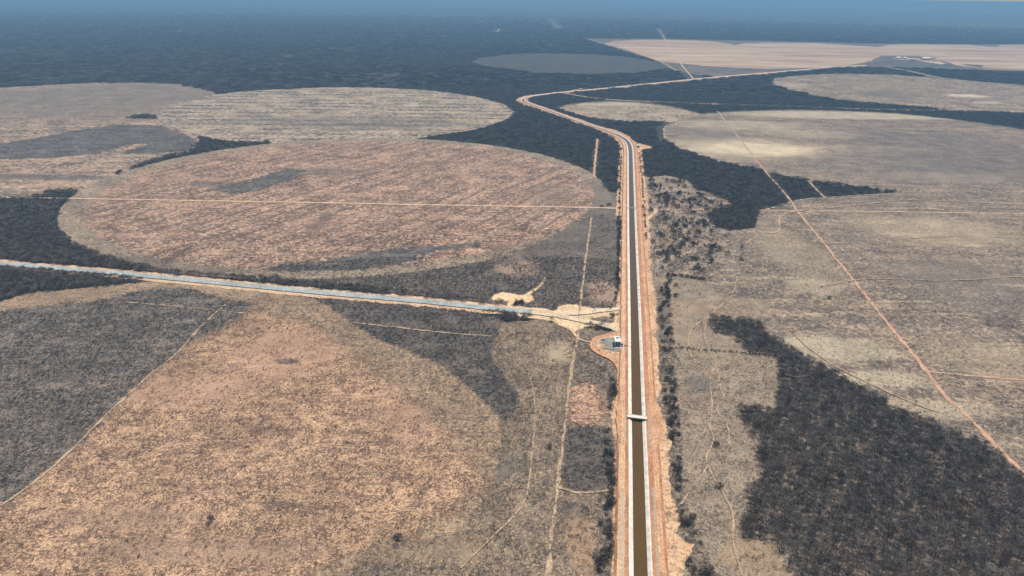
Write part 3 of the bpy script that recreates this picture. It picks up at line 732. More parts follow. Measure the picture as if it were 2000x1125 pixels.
# --- tracks
TR = [
    ([(-500, 376), (-200, 381.5), (0, 385), (300, 390), (640, 396), (900, 401), (1100, 404), (1190, 406), (1212, 407)], 4.6, 'sandy_track', 0.25, 'straight pale dirt road across the pinkish circle'),
    ([(1255, 406), (1290, 408), (1480, 410), (1555, 411), (1800, 414), (2000, 417), (2500, 425)], 2.8, 'sandy_track', 0.6, 'thin straight dirt track east of the canal footbridge'),
    ([(1260, 434), (1272, 420), (1280, 415), (1279, 408)], 4.0, 'sandy_track', 0.5, 'short sandy spur curving from the canal verge'),
    ([(1475, 310), (1496, 336), (1545, 392), (1555, 409), (1608, 473), (1639, 512), (1692, 578), (1709, 600), (1765, 669), (1807, 720), (1846, 773), (1895, 818), (1954, 878), (2000, 923), (2200, 1120), (2450, 1400)], 2.7, 'red_track', 0.9, 'long reddish track running diagonally over the pasture'),
    ([(1355, 155), (1378, 183), (1400, 215), (1450, 277), (1475, 310)], 3.0, 'faint_track', 0.9, 'faint broken cut line through the wood'),
    ([(1286, 56), (1300, 78), (1311, 100), (1330, 125), (1355, 155)], 5.0, 'sandy_track', 0.5, 'pale cut line through the far ploughed field'),
    ([(1808, 724), (1870, 731), (2000, 742), (2300, 765)], 2.4, 'red_track', 0.9, 'reddish side track branching off the diagonal track'),
    ([(1690, 130), (1720, 131.5), (1750, 134), (1790, 142), (1825, 150), (1890, 158), (2000, 167), (2400, 200)], 9.0, 'sandy_track', 0.5, 'pale track along the far brownish circle'),
    ([(1690, 129), (1800, 132), (1900, 135.5), (2000, 139), (2400, 152)], 8.0, 'sandy_track', 0.5, 'pale track below the farm orchard'),
    ([(1104, 183), (1125, 186), (1150, 190), (1200, 195), (1300, 199.5), (1500, 206.5), (1700, 213), (1842, 216), (1950, 218), (2050, 220)], 7.0, 'sandy_track', 0.8, 'faint track through the wood belt inside the canal bend'),
    ([(1167, 271), (1164, 300), (1161, 330), (1160, 346)], 3.6, 'red_track', 0.8, 'short pinkish clearing strip in the wood triangle'),
    ([(1155, 425), (1149, 470), (1142, 520), (1136, 570), (1131, 612)], 1.9, 'faint_track', 0.9, 'narrow cut line running down to the sand clearing'),
    ([(1132, 640), (1122, 690), (1115, 731), (1105, 818), (1094, 906), (1089, 955), (1080, 1028), (1070, 1125), (1045, 1400)], 1.8, 'faint_track', 0.9, 'worn fence path parallel to the canal'),
    ([(1090, 952), (1130, 962), (1170, 960), (1200, 955)], 1.6, 'faint_track', 0.9, 'short cross path to the canal verge'),
    ([(245, 590), (330, 597), (480, 612)], 1.5, 'faint_track', 0.9, 'faint path across the grey regrowth'),
    ([(460, 578), (400, 630), (345, 690), (290, 735), (215, 803), (140, 878), (60, 947), (0, 988)], 1.5, 'faint_track', 1.0, 'path along the edge of the grey regrowth'),
    ([(690, 630), (780, 640), (870, 650), (965, 657)], 1.6, 'faint_track', 1.0, 'pale path across the dark scrub wedge'),
    ([(1455, 477), (1470, 466), (1490, 457), (1519, 452), (1523, 425), (1536, 416), (1556, 411)], 2.0, 'faint_track', 0.6, 'pale bent path joining the diagonal track'),
    ([(1556, 411), (1600, 405), (1640, 396), (1700, 392)], 2.0, 'faint_track', 0.9, 'pale path curving below the wood wedge'),
    ([(1440, 540), (1430, 575), (1410, 595), (1384, 617), (1350, 645), (1345, 680), (1352, 700)], 0.9, 'faint_track', 0.8, 'cattle path west of the small wood spur'),
    ([(1384, 617), (1375, 650), (1383, 680), (1398, 712), (1408, 760), (1414, 780), (1400, 800), (1420, 830), (1425, 870)], 0.9, 'faint_track', 0.8, 'cattle path winding through the grazed strip'),
    ([(1398, 712), (1387, 740), (1388, 760), (1391, 790), (1386, 830), (1393, 860), (1380, 900), (1430, 1000), (1432, 1060), (1450, 1125), (1480, 1250)], 0.9, 'faint_track', 0.8, 'long cattle path down the grazed strip'),
    ([(1360, 820), (1335, 780), (1318, 800), (1312, 840)], 0.7, 'faint_track', 0.8, 'short cattle path near the canal verge'),
    ([(1395, 712), (1405, 740), (1440, 730), (1470, 750)], 0.7, 'faint_track', 0.8, 'side cattle path towards the wood'),
    ([(1330, 985), (1350, 955), (1370, 930), (1385, 905)], 0.8, 'faint_track', 0.8, 'cattle path climbing from the sandy verge'),
    ([(1035, 735), (1045, 800), (1040, 870), (1030, 960), (1010, 1000), (960, 1050), (900, 1110)], 0.8, 'faint_track', 0.8, 'winding cattle path across the western scrub'),
    ([(1600, 735), (1660, 770), (1720, 795), (1800, 805)], 0.9, 'faint_track', 0.9, 'pale trail along the edge of the thorn wood'),
    ([(1540, 640), (1580, 680), (1640, 720), (1700, 750), (1790, 790), (1850, 810)], 1.3, 'faint_track', 0.9, 'pale trail crossing the pasture above the wood'),
    ([(1090, 633), (1115, 645), (1128, 660), (1145, 667), (1156, 668)], 2.2, 'sandy_track', 0.5, 'sandy footpath from the junction to the loop road'),
    ([(1302, 276), (1297, 262), (1300, 247), (1330, 232.5), (1370, 224), (1420, 219), (1500, 216), (1560, 215), (1650, 217), (1750, 222), (1850, 232), (1950, 246), (2000, 254), (2300, 298)], 3.5, 'pale_rim', 1.0, 'pale rim of the pasture circle along the wood belt'),
    ([(1093, 213.5), (1105, 206.5), (1140, 201), (1192, 198), (1245, 200), (1297, 206.5), (1332, 213.5), (1370, 224)], 5.0, 'pale_rim', 0.8, 'pale rim of the small field inside the canal bend'),
    ([(1490, 411), (1530, 400), (1562, 391), (1615, 386), (1685, 381), (1760, 377)], 3.0, 'pale_rim', 0.8, 'pale rim of the pasture below the wood wedge'),
    ([(306, 228), (315, 217), (350, 201), (420, 184)], 5.0, 'pale_rim', 0.8, 'pale rim between the striped field and the terraced circle'),
    ([(310, 233), (345, 250), (400, 266), (450, 275), (520, 277)], 4.0, 'pale_rim', 0.8, 'pale southern rim of the terraced circle'),
    ([(1003, 217), (986, 233), (930, 252), (860, 263), (815, 270)], 5.0, 'pale_rim', 0.8, 'pale eastern rim of the terraced circle'),
    ([(1580, 354), (1596, 372), (1612, 386)], 2.6, 'faint_track', 0.8, 'short pale cut through the tip of the wood wedge'),
    ([(1540, 415), (1640, 404), (1700, 398), (1760, 391), (1850, 393), (2000, 400)], 1.8, 'faint_track', 0.9, 'faint contour path on the upper pasture'),
    ([(1600, 560), (1700, 545), (1850, 548), (2000, 540)], 1.3, 'faint_track', 1.0, 'faint contour path across the middle pasture'),
    ([(1720, 470), (1850, 462), (2000, 465)], 1.3, 'faint_track', 1.0, 'faint contour path near the diagonal track'),
    ([(1075, 36), (1082, 45), (1091, 56)], 5.0, 'sandy_track', 0.3, 'short pale clearing strip in the far wood'),
    ([(976, 56), (970, 63)], 7.0, 'sandy_track', 0.3, 'tiny pale clearing in the far wood'),
    ([(1145, 75), (1180, 86), (1258, 109.5), (1290, 121), (1320, 138)], 5.0, 'sandy_track', 0.4, 'pale boundary track along the far ploughed field'),
]
CLEAR = []       # strips kept free of trees
for k, (px, w, mt, wob, lab) in enumerate(TR):
    region('track', 'bare', strip_poly(px, w, wob * 1.4, k * 3.7), mt, lab, 'track', None)
    if w > 2.5 and k not in (4,):
        CLEAR.append(strip_poly(px, w + (2.0 if k in (1, 2) else 7.0) + max(0.004, min(0.013, (np.hypot(*U(*px[len(px) // 2])) - 900) * 1.2e-5)) * np.hypot(*U(*px[len(px) // 2])), 0.2, 1.0))

ROAD = [(-500, 468), (-100, 505), (0, 514.8), (245, 535.5), (455, 555.5), (650, 574), (825, 589), (965, 603.5), (1040, 609.8), (1048, 610.6)]
region('road', 'bare', strip_poly(ROAD, 8.6, 0.03), 'asphalt', 'straight bluish grey paved road ending short of the canal', 'road', None)
region('road', 'bare', strip_poly([(1038, 609.6), (1090, 617), (1130, 625), (1180, 636), (1212, 646)], 8.0, 0.3), 'gravel', 'pale gravel continuation of the paved road towards the pump house', 'road', None)
region('road', 'bare', strip_poly([(1090, 614), (1130, 612), (1180, 606.5), (1205, 603), (1219, 597)], 6.5, 0.3), 'gravel', 'pale gravel fork curving north onto the canal bank', 'road', None)
soft_region('clearing', 'bare', UP([(1163, 662), (1180, 655), (1203, 650), (1222, 652), (1222, 702), (1212, 714), (1195, 701), (1175, 690), (1164, 682)]), 'verge', 'orange dirt apron inside the loop road', 'clearing', 2)
region('road', 'bare', strip_poly([(1212, 649), (1185, 655), (1166, 661), (1158, 670), (1159, 682), (1172, 691), (1195, 702), (1208, 716), (1214, 742)], 4.0, 0.25), 'bank_road', 'reddish loop road round the pump house yard', 'road', None)
region('yard', 'bare', UP([(1170.6, 667), (1176, 660.6), (1199.8, 660.6), (1222, 662), (1222, 688.4), (1218, 689.8), (1195.5, 687), (1180, 682.7), (1179, 677.7), (1180.6, 672.7), (1170.6, 672.7)]), 'yard', 'grey gravel yard around the white pump house', 'yard', 0.3)

# ------------------------------------------------------------------ canal
CAN = [(1262, 1420), (1256, 1260), (1251.3, 1125), (1246.8, 930), (1243.5, 800), (1239, 610), (1234.8, 462), (1232.5, 352), (1231.4, 300), (1230.3, 288), (1227.7, 280), (1224, 275), (1217.7, 270), (1208.5, 265), (1196.5, 260), (1182.5, 255), (1167, 250), (1128, 238), (1096, 225.6), (1064, 213.4), (1040, 205.3), (1028, 201.3), (1021, 198.2), (1018.5, 196), (1021, 193.6), (1029, 191), (1048, 187.2), (1072, 184), (1096, 181.2), (1120, 179), (1160, 175.6), (1290, 162.2), (1355, 155.6), (1437, 148.4), (1500, 143), (1650, 129.7), (1690, 128.6)]
cl = smooth_track(spline(CAN), 10)
cn = normals(cl)


def loft(name, prof, mat, label, cat, i0=0, i1=None, kind='structure'):
    c, nn = cl[i0:i1], cn[i0:i1]
    k = len(prof)
    vs_ = [(c[i][0] + nn[i][0] * o_, c[i][1] + nn[i][1] * o_, z_) for i in range(len(c)) for (o_, z_) in prof]
    fs = [(i * k + j, i * k + j + 1, (i + 1) * k + j + 1, (i + 1) * k + j) for i in range(len(c) - 1) for j in range(k - 1)]
    return tag(mesh_obj(name, vs_, fs, mat), label, cat, kind=kind)


loft('canal_bank', [(-12.4, 0.25), (-11.2, 1.1), (-7.2, 1.1), (-5.5, 1.26)], M['bank'], 'orange soil bank on the western side of the canal', 'bank')
loft('canal_bank', [(5.5, 1.26), (7.2, 1.1), (11.8, 1.1), (13.0, 0.25)], M['bank'], 'orange soil bank on the eastern side of the canal', 'bank')
# lining cast in panels: a raised lip, the slope and the submerged toe; joints every few metres
loft('canal_lining', [(-5.5, 1.18), (-5.48, 1.34), (-4.85, 1.34), (-3.1, 0.32), (-2.2, -0.05)], M['lining'], 'white concrete slope lining the western side of the canal', 'canal lining')
loft('canal_lining', [(2.2, -0.05), (3.1, 0.32), (4.85, 1.34), (5.48, 1.34), (5.5, 1.18)], M['lining'], 'white concrete slope lining the eastern side of the canal', 'canal lining')
loft('water', [(-3.3, 0.42), (0, 0.42), (3.3, 0.42)], M['water'], 'still brown water in the straight concrete canal', 'water')


def idx_at(y):      # index along the canal nearest to a photo row (straight reach)
    t_ = np.array(U(1240, y))
    return int(np.argmin(((cl - t_) ** 2).sum(1)))


bend = idx_at(300)


def bank_strip(o0, o1, y0, y1, mat, label, z=1.115, wob=0.35, name='road'):
    i0, i1 = (0 if y0 is None else idx_at(y0)), (len(cl) if y1 is None else idx_at(y1))
    i0, i1 = min(i0, i1), max(i0, i1)
    vs_, fs = [], []
    for n_, i in enumerate(range(i0, i1)):
        q = Vector((cl[i][0] / 11, cl[i][1] / 11, o0))
        a0 = o0 + wob * mnoise.noise(q) * 2
        a1 = o1 + wob * mnoise.noise(q + Vector((9, 9, 9))) * 2
        vs_ += [(cl[i][0] + cn[i][0] * a0, cl[i][1] + cn[i][1] * a0, z), (cl[i][0] + cn[i][0] * a1, cl[i][1] + cn[i][1] * a1, z)]
        if n_:
            fs.append((2 * n_ - 2, 2 * n_ - 1, 2 * n_ + 1, 2 * n_))
    return tag(mesh_obj(name, vs_, fs, mat), label, 'road', kind='structure')


bank_strip(-11.0, -7.6, None, None, M['pale_road'], 'pale sandy service road on the western canal bank')
bank_strip(8.6, 11.6, None, None, M['bank_road'], 'reddish service road on the eastern canal bank')
for o_ in (-10.1, -8.6):
    bank_strip(o_ - 0.28, o_ + 0.28, None, 300, M['rut'], 'worn wheel rut on the western bank road', 1.128, 0.22, 'wheel_rut')
for o_ in (9.3, 10.9):
    bank_strip(o_ - 0.3, o_ + 0.3, None, 300, M['rut'], 'worn wheel rut on the eastern bank road', 1.128, 0.22, 'wheel_rut')
# wider turning places either side of the slab bridge
for sgn, px_ in ((-1, [(1212, 770), (1204, 800), (1203, 820), (1205, 845), (1212, 880), (1214, 820)]), (1, [(1272, 770), (1288, 800), (1292, 825), (1290, 850), (1280, 885), (1270, 830)])):
    pp = ragged(UP(px_), 0.4)
    sheet('turning_place', pp, 1.142, M['bank_road'], 'reddish worn turning place by the slab bridge, %s bank' % ('western' if sgn < 0 else 'eastern'), 'road')

REG.append(('bare', np.vstack([cl - cn * 13.2, (cl + cn * 13.0)[::-1]])))


def cpoint(y, off, z=0.0):
    i = idx_at(y)
    return Vector((cl[i][0] + cn[i][0] * off, cl[i][1] + cn[i][1] * off, z))


# ------------------------------------------------------------------ small mesh kit
class MB:
    def __init__(self):
        self.v, self.f = [], []

    def box(self, c, s, rz=0.0):
        b = len(self.v)
        cr, sr = math.cos(rz), math.sin(rz)
        for dz in (-.5, .5):
            for dx, dy in ((-.5, -.5), (.5, -.5), (.5, .5), (-.5, .5)):
                x, y = dx * s[0], dy * s[1]
                self.v.append((c[0] + x * cr - y * sr, c[1] + x * sr + y * cr, c[2] + dz * s[2]))
        self.f += [tuple(b + k for k in q) for q in ((3, 2, 1, 0), (4, 5, 6, 7), (0, 1, 5, 4), (1, 2, 6, 5), (2, 3, 7, 6), (3, 0, 4, 7))]
        return self

    def tube(self, p, q, r0, r1, n=6, cap=True):
        p, q = Vector(p), Vector(q)
        d = (q - p).normalized()
        x = d.orthogonal().normalized()
        y = d.cross(x)
        b = len(self.v)
        for c, r in ((p, r0), (q, r1)):
            for k in range(n):
                a_ = 2 * math.pi * k / n
                self.v.append(tuple(c + (x * math.cos(a_) + y * math.sin(a_)) * r))
        self.f += [(b + k, b + (k + 1) % n, b + n + (k + 1) % n, b + n + k) for k in range(n)]
        if cap:
            self.f += [tuple(b + k for k in reversed(range(n))), tuple(b + n + k for k in range(n))]
        return self

    def prism(self, pts, y0, y1):        # outline in x,z pushed along y
        n = len(pts)
        b = len(self.v)
        self.v += [(x, y0, z) for x, z in pts] + [(x, y1, z) for x, z in pts]
        self.f += [tuple(b + k for k in range(n)), tuple(b + n + k for k in reversed(range(n)))]
        self.f += [(b + (k + 1) % n, b + k, b + n + k, b + n + (k + 1) % n) for k in range(n)]
        return self

    def build(self, name, mat, parent=None):
        return mesh_obj(name, self.v, self.f, mat, parent)


def face_canal(y):
    i = idx_at(y)
    t_ = cl[min(i + 2, len(cl) - 1)] - cl[i - 2]
    return math.atan2(t_[1], t_[0]) - math.pi / 2


# ------------------------------------------------------------------ slab bridge
cb = cpoint(820, 0, 0)
b1 = empty('slab_bridge', (cb.x, cb.y, 1.30), face_canal(820) - 0.055)
MB().box((0, 0, 0.75), (12.4, 3.7, 0.36)).build('deck', M['deck'], b1)
for s in (-1, 1):
    MB().box((0, s * 1.72, 1.03), (12.4, 0.22, 0.22)).build('kerb', M['deck'], b1)
    MB().box((s * 5.5, 0, 0.2), (0.9, 3.9, 0.76)).build('abutment', M['concrete'], b1)
    MB().box((0, s * 1.55, 0.27), (10.1, 0.4, 0.62)).build('beam', M['shaded_concrete'], b1)  # dark colour paints the shade under the deck onto the beams
tag(b1, 'pale concrete slab bridge with low kerbs across the canal', 'bridge')

cb = cpoint(408.6, 0, 0)
b2 = empty('footbridge', (cb.x, cb.y, 1.30), face_canal(408) - 0.02)
MB().box((0, 0, 0.30), (12.0, 1.15, 0.24)).build('deck', M['concrete'], b2)
for s in (-1, 1):
    MB().box((s * 5.5, 0, 0.02), (0.7, 1.6, 0.36)).build('abutment', M['concrete'], b2)
    r_ = MB().tube((-5.9, s * 0.52, 1.35), (5.9, s * 0.52, 1.35), 0.05, 0.05)
    for k in range(7):
        r_.tube((-5.7 + k * 1.9, s * 0.52, 0.4), (-5.7 + k * 1.9, s * 0.52, 1.35), 0.04, 0.04)
    r_.build('railing', M['roof_sheet'], b2)
tag(b2, 'narrow grey footbridge with thin railings across the canal', 'bridge')


# ------------------------------------------------------------------ pump house on the western bank
def ground_pt(x, y, z=0.35):
    p = U(x, y)
    return Vector((p[0], p[1], z))


pb = ground_pt(1206.3, 678.0, 0.30)
ph = empty('pump_house', pb, -0.03)
MB().box((0, 3.0, 0.3), (5.4, 12.0, 0.6)).build('plinth', M['white'], ph)
for s in (-1, 1):
    MB().box((s * 2.05, 4.6, 2.5), (0.3, 7.4, 3.8)).build('side_wall', M['white'], ph)
MB().box((0, 8.15, 2.5), (3.8, 0.3, 3.8)).build('rear_wall', M['white'], ph)
rf = MB().box((0, 4.0, 4.55), (4.9, 9.0, 0.3)).build('roof', M['roof_sheet'], ph)
MB().box((0.25, 5.6, 4.86), (2.6, 1.5, 0.32)).build('roof_hatch', M['dark_metal'], rf)
for s in (-1, 1):
    MB().box((s * 2.36, 4.0, 4.83), (0.16, 9.0, 0.26)).build('parapet', M['white'], rf)
for x in (-2.0, -0.7, 0.7, 2.0):
    MB().box((x, -0.25, 2.5), (0.3, 0.3, 3.8)).build('column', M['white'], ph)
MB().box((0.0, 1.6, 2.3), (3.7, 0.12, 3.3)).build('door', M['dark_metal'], ph)
MB().box((0, -2.6, 0.18), (4.2, 0.9, 0.36)).build('step', M['white'], ph)
tag(ph, 'white flat roofed pump house with a dark columned front and roof hatch', 'building')

ann = empty('intake_platform', ground_pt(1211.5, 677.8, 0.30), -0.03)
MB().box((1.0, 0, 0.7), (2.6, 2.6, 1.4)).build('base', M['white'], ann)
MB().box((1.0, 0.2, 1.9), (1.9, 1.6, 1.0)).build('pump_housing', M['dark_metal'], ann)
for k, x in enumerate((3.0, 4.1, 5.1)):
    MB().box((x, -0.1 - k * 0.12, 1.35 - k * 0.05), (0.7, 0.9 - k * 0.12, 0.55)).build('grating', M['dark_metal'], ann)
MB().box((3.9, -0.2, 0.95), (3.6, 1.2, 0.2)).build('walkway', M['concrete'], ann)
MB().tube((5.3, -0.4, 1.45), (8.2, -1.5, 0.45), 0.1, 0.1).build('suction_pipe', M['dark_metal'], ann)
tag(ann, 'dark pump gear on a white base with a pipe to the canal', 'pump platform')

wall_pts = [(1180.5, 681), (1196, 684.5), (1218, 685.2), (1218, 679.5)]
yw = empty('yard_wall', ground_pt(1199, 683, 0.25))
for i in range(3):
    A, B = ground_pt(*wall_pts[i], 0.0), ground_pt(*wall_pts[i + 1], 0.0)
    mid, L = (A + B) / 2 - yw.location, (B - A).length
    MB().box((mid.x, mid.y, 0.45), (L + 0.2, 0.25, 0.9), math.atan2(B.y - A.y, B.x - A.x)).build('wall_panel', M['white'], yw)
tag(yw, 'low white wall around the pump house yard', 'wall')

bx_ = empty('tool_crate', ground_pt(1179, 665, 0.3))
MB().box((0, 0, 0.6), (1.6, 1.2, 1.2)).build('box', M['dark_metal'], bx_)
MB().box((0, 0, 1.25), (1.7, 1.3, 0.12)).build('lid', M['concrete'], bx_)
tag(bx_, 'small dark crate on the far corner of the gravel yard', 'crate')
tk = ground_pt(1221, 668, 0.3)
tn = empty('transformer_slab', tk)
MB().box((0, 0, 0.2), (2.4, 4.2, 0.4)).build('slab', M['concrete'], tn)
MB().box((0, 0.6, 0.9), (1.1, 1.3, 1.0)).build('cabinet', M['roof_sheet'], tn)
tag(tn, 'pale equipment cabinet on a concrete slab by the canal', 'cabinet')


def kiosk(x, y, w, d, h, label, rz=0.0, name='pump_kiosk'):
    k = empty(name, ground_pt(x, y, 0.30), rz)
    MB().box((0, 0, h / 2), (w, d, h)).build('wall', M['white'], k)
    MB().box((0, 0, h + 0.1), (w + 0.6, d + 0.6, 0.2)).build('roof', M['roof_sheet'], k)
    MB().box((-w * 0.1, -d / 2 - 0.03, h * 0.42), (w * 0.3, 0.08, h * 0.8)).build('door', M['dark_metal'], k)
    MB().box((w * 0.3, -d / 2 - 0.03, h * 0.6), (w * 0.22, 0.08, h * 0.3)).build('window', M['glass'], k)
    MB().box((-w * 0.5 - 1.0, -0.3, 0.8), (1.4, d * 0.7, 1.2)).build('pump_box', M['concrete'], k)
    return tag(k, label, 'building')


kiosk(1246.5, 288, 4.4, 4.0, 3.6, 'small white kiosk on the bank where the canal starts to curve')
kiosk(1134, 176.3, 9.0, 6.0, 4.5, 'small white hut on the bank beyond the sharp canal bend')


# ------------------------------------------------------------------ far farm sheds
def shed(px, w, d, h, label, rz=0.0):
    s_ = empty('farm_shed', ground_pt(*px, 0.0), rz)
    MB().box((0, 0, h / 2), (w, d, h)).build('wall', M['white'], s_)
    MB().prism([(-w / 2 - 0.6, h), (w / 2 + 0.6, h), (w / 2 + 0.6, h + 0.25), (-w / 2 - 0.6, h + 0.25)], -d / 2 - 0.6, d / 2 + 0.6)
    r_ = MB()
    n = len(r_.v)
    e = 0.8
    r_.v += [(-w / 2 - e, -d / 2 - e, h), (w / 2 + e, -d / 2 - e, h), (w / 2 + e, 0, h + d * 0.16), (-w / 2 - e, 0, h + d * 0.16), (w / 2 + e, d / 2 + e, h), (-w / 2 - e, d / 2 + e, h)]
    r_.f += [(0, 1, 2, 3), (3, 2, 4, 5), (1, 4, 2), (0, 3, 5), (0, 5, 4, 1)]
    r_.build('roof', M['roof_sheet'], s_)
    for k in range(max(2, int(w / 9))):
        x = -w / 2 + (k + 0.5) * w / max(2, int(w / 9))
        MB().box((x, -d / 2 - 0.06, h * 0.42), (3.4, 0.14, h * 0.7)).build('door', M['dark_metal'], s_)
    return tag(s_, label, 'shed')


shed((1807, 116.2), 34, 24, 6.5, 'largest white farm shed, at the end of the farm yard')
shed((1754, 114.2), 20, 18, 5.0, 'white farm shed nearest the pointed end of the orchard')
shed((1767, 114.6), 15, 16, 4.6, 'white farm shed between two larger sheds')
shed((1783, 117.0), 26, 7, 3.6, 'long low white shed in front of the farm yard')
shed((1826, 118.8), 22, 8, 3.6, 'low white annexe beside the largest farm shed')


# ------------------------------------------------------------------ vehicles
def wheel(par, x, y, r, w):
    wv = MB().tube((x, y - w / 2, r), (x, y + w / 2, r), r, r, 14).build('wheel', M['rubber'], par)
    MB().tube((x, y - w / 2 - 0.02, r), (x, y + w / 2 + 0.02, r), r * 0.45, r * 0.45, 10).build('hub', M['yellow'], wv)


ld = empty('wheel_loader', ground_pt(1175, 402.8, 0.0), 0.05)
MB().prism([(-2.4, 0.9), (1.0, 0.9), (1.0, 1.7), (-0.4, 1.9), (-2.4, 1.75)], -0.95, 0.95).build('body', M['yellow'], ld)
cabn = MB().prism([(-0.6, 1.8), (1.0, 1.7), (0.85, 3.2), (-0.45, 3.2)], -0.75, 0.75).build('cab', M['glass'], ld)
MB().box((0.2, 0, 3.28), (1.6, 1.7, 0.16)).build('cab_roof', M['yellow'], cabn)
MB().prism([(0.9, 1.0), (1.3, 1.0), (3.0, 0.7), (2.9, 1.0), (1.2, 1.6)], -0.5, 0.5).build('loader_arm', M['yellow'], ld)
MB().prism([(2.8, 0.25), (3.9, 0.2), (3.95, 0.35), (3.0, 0.6), (3.1, 1.25), (2.85, 1.2)], -1.25, 1.25).build('bucket', M['yellow'], ld)
MB().tube((-1.6, 0.4, 1.7), (-1.6, 0.4, 2.6), 0.08, 0.08).build('exhaust', M['dark_metal'], ld)
for x in (-1.5, 1.5):
    for s in (-1, 1):
        wheel(ld, x, s * 1.0, 0.75, 0.55)
tag(ld, 'yellow wheel loader parked beside the straight dirt road', 'loader')

tr = empty('tipper_truck', ground_pt(1124, 179.4, 0.0), 0.2)
MB().box((0, 0, 1.0), (8.5, 2.3, 0.35)).build('chassis', M['dark_metal'], tr)
MB().prism([(-4.2, 1.2), (2.0, 1.2), (2.2, 3.0), (-4.4, 3.0)], -1.25, 1.25).build('tipper_body', M['dark_metal'], tr)
MB().prism([(2.4, 1.1), (4.4, 1.1), (4.4, 2.1), (4.0, 3.1), (2.4, 3.1)], -1.2, 1.2).build('cab', M['glass'], tr)
for x in (-3.2, -1.9, 3.2):
    for s in (-1, 1):
        wheel(tr, x, s * 1.05, 0.55, 0.4)
tag(tr, 'dark tipper truck on the sandy bank near the white hut', 'truck')


# ------------------------------------------------------------------ poles
def pole(x, y, h, label, arm=True):
    p = empty('utility_pole', ground_pt(x, y, 0.0))
    MB().tube((0, 0, -0.2), (0, 0, h), 0.19, 0.12, 8).build('post', M['timber'], p)
    if arm:
        MB().box((0, 0, h - 0.5), (2.2, 0.14, 0.16), 0.5).build('crossarm', M['timber'], p)
        for k in (-0.95, 0.0, 0.95):
            MB().tube((k * math.cos(0.5), k * math.sin(0.5), h - 0.42), (k * math.cos(0.5), k * math.sin(0.5), h - 0.1), 0.07, 0.05, 6).build('insulator', M['glass'], p)
    return tag(p, label, 'pole')


pole(1130.3, 618.6, 10.8, 'tall utility pole standing in the pale sand clearing')
pole(1208.5, 613.5, 4.2, 'short post beside the canal road at the gravel fork', False)
pole(1140.5, 620.8, 2.2, 'stubby marker post in the sand clearing', False)


# ------------------------------------------------------------------ vegetation meshes
def sliver(vs_, fs, p, d, length, width, rnd):
    d = d.normalized()
    s = d.cross(Vector((rnd.uniform(-1, 1), rnd.uniform(-1, 1), rnd.uniform(-1, 1))))
    if s.length < 1e-3:
        s = d.orthogonal()
    s = s.normalized() * width
    b = len(vs_)
    vs_ += [tuple(p - s * 0.5), tuple(p + s * 0.5), tuple(p + d * length)]
    fs.append((b, b + 1, b + 2))


def crown_data(rad, zc, zh, clumps, per, ln, wd, rnd, up_bias=0.5, spread=0.42):
    """leafless crown: clumps of fine twigs spread through a flattened, uneven dome"""
    vs_, fs = [], []
    ends = []
    for k in range(clumps):
        a_ = 2.399963 * k + rnd.uniform(-0.5, 0.5)
        rr = rad * math.sqrt((k + 0.5) / clumps) * rnd.uniform(0.75, 1.08)
        zz = zc + zh * (1 - (rr / rad) ** 2) * rnd.uniform(0.35, 1.1)
        c = Vector((rr * math.cos(a_), rr * math.sin(a_), zz))
        ends.append(c)
        cr = rad * spread * rnd.uniform(0.7, 1.25)
        for j in range(per):
            o_ = Vector((rnd.gauss(0, 0.5), rnd.gauss(0, 0.5), rnd.gauss(0, 0.36))) * cr
            d = (o_ + Vector((c.x * 0.3, c.y * 0.3, up_bias * cr))) + Vector((rnd.uniform(-.3, .3), rnd.uniform(-.3, .3), rnd.uniform(-.2, .3))) * cr
            p = c + o_
            p.z = max(0.05, p.z)
            sliver(vs_, fs, p, d, ln * rnd.uniform(0.6, 1.3), wd * rnd.uniform(0.6, 1.4), rnd)
    return vs_, fs, ends


def trunk_data(ends, h, r, rnd, n=4):
    mb = MB()
    top = Vector((rnd.uniform(-.2, .2), rnd.uniform(-.2, .2), h * 0.42))
    mb.tube((0, 0, -0.1), top, r, r * 0.72, 5, False)
    for e in rnd.sample(ends, min(n, len(ends))):
        mid = top.lerp(e, 0.5) + Vector((0, 0, 0.15 * h * rnd.random()))
        mb.tube(top, mid, r * 0.6, r * 0.4, 4, False)
        mb.tube(mid, e, r * 0.4, r * 0.12, 4, False)
    return mb


TREE_MESH = []
for k in range(6):
    rnd = random.Random(100 + k)
    rad, h = rnd.uniform(1.7, 2.5), rnd.uniform(3.2, 4.6)
    v_, f_, ends = crown_data(rad, h * 0.45, h * 0.55, 11, 22, 0.85, 0.17, rnd)
    me = bpy.data.meshes.new('crown')
    me.from_pydata(v_, [], f_)
    me.materials.append(M['twig_brown'] if k == 4 else M['twig'])
    tb = trunk_data(ends, h, 0.13, rnd, 6)
    mt = bpy.data.meshes.new('trunk')
    mt.from_pydata(tb.v, [], tb.f)
    mt.materials.append(M['bark'])
    TREE_MESH.append((me, mt))

SHRUB_MESH = []
for k in range(6):
    rnd = random.Random(300 + k)
    rad, h = rnd.uniform(1.1, 1.5), rnd.uniform(1.6, 2.3)
    v_, f_, ends = crown_data(rad, h * 0.18, h * 0.8, 9, 26, 0.42, 0.24, rnd, 0.2, 0.5)
    me = bpy.data.meshes.new('foliage')
    me.from_pydata(v_, [], f_)
    me.materials.append([M['leaf_dark'], M['leaf_dark'], M['twig'], M['leaf_dark'], M['twig_brown'], M['leaf_green']][k])
    tb = trunk_data(ends, h * 0.7, 0.08, rnd, 5)
    mt = bpy.data.meshes.new('stem')
    mt.from_pydata(tb.v, [], tb.f)
    mt.materials.append(M['bark'])
    SHRUB_MESH.append((me, mt))


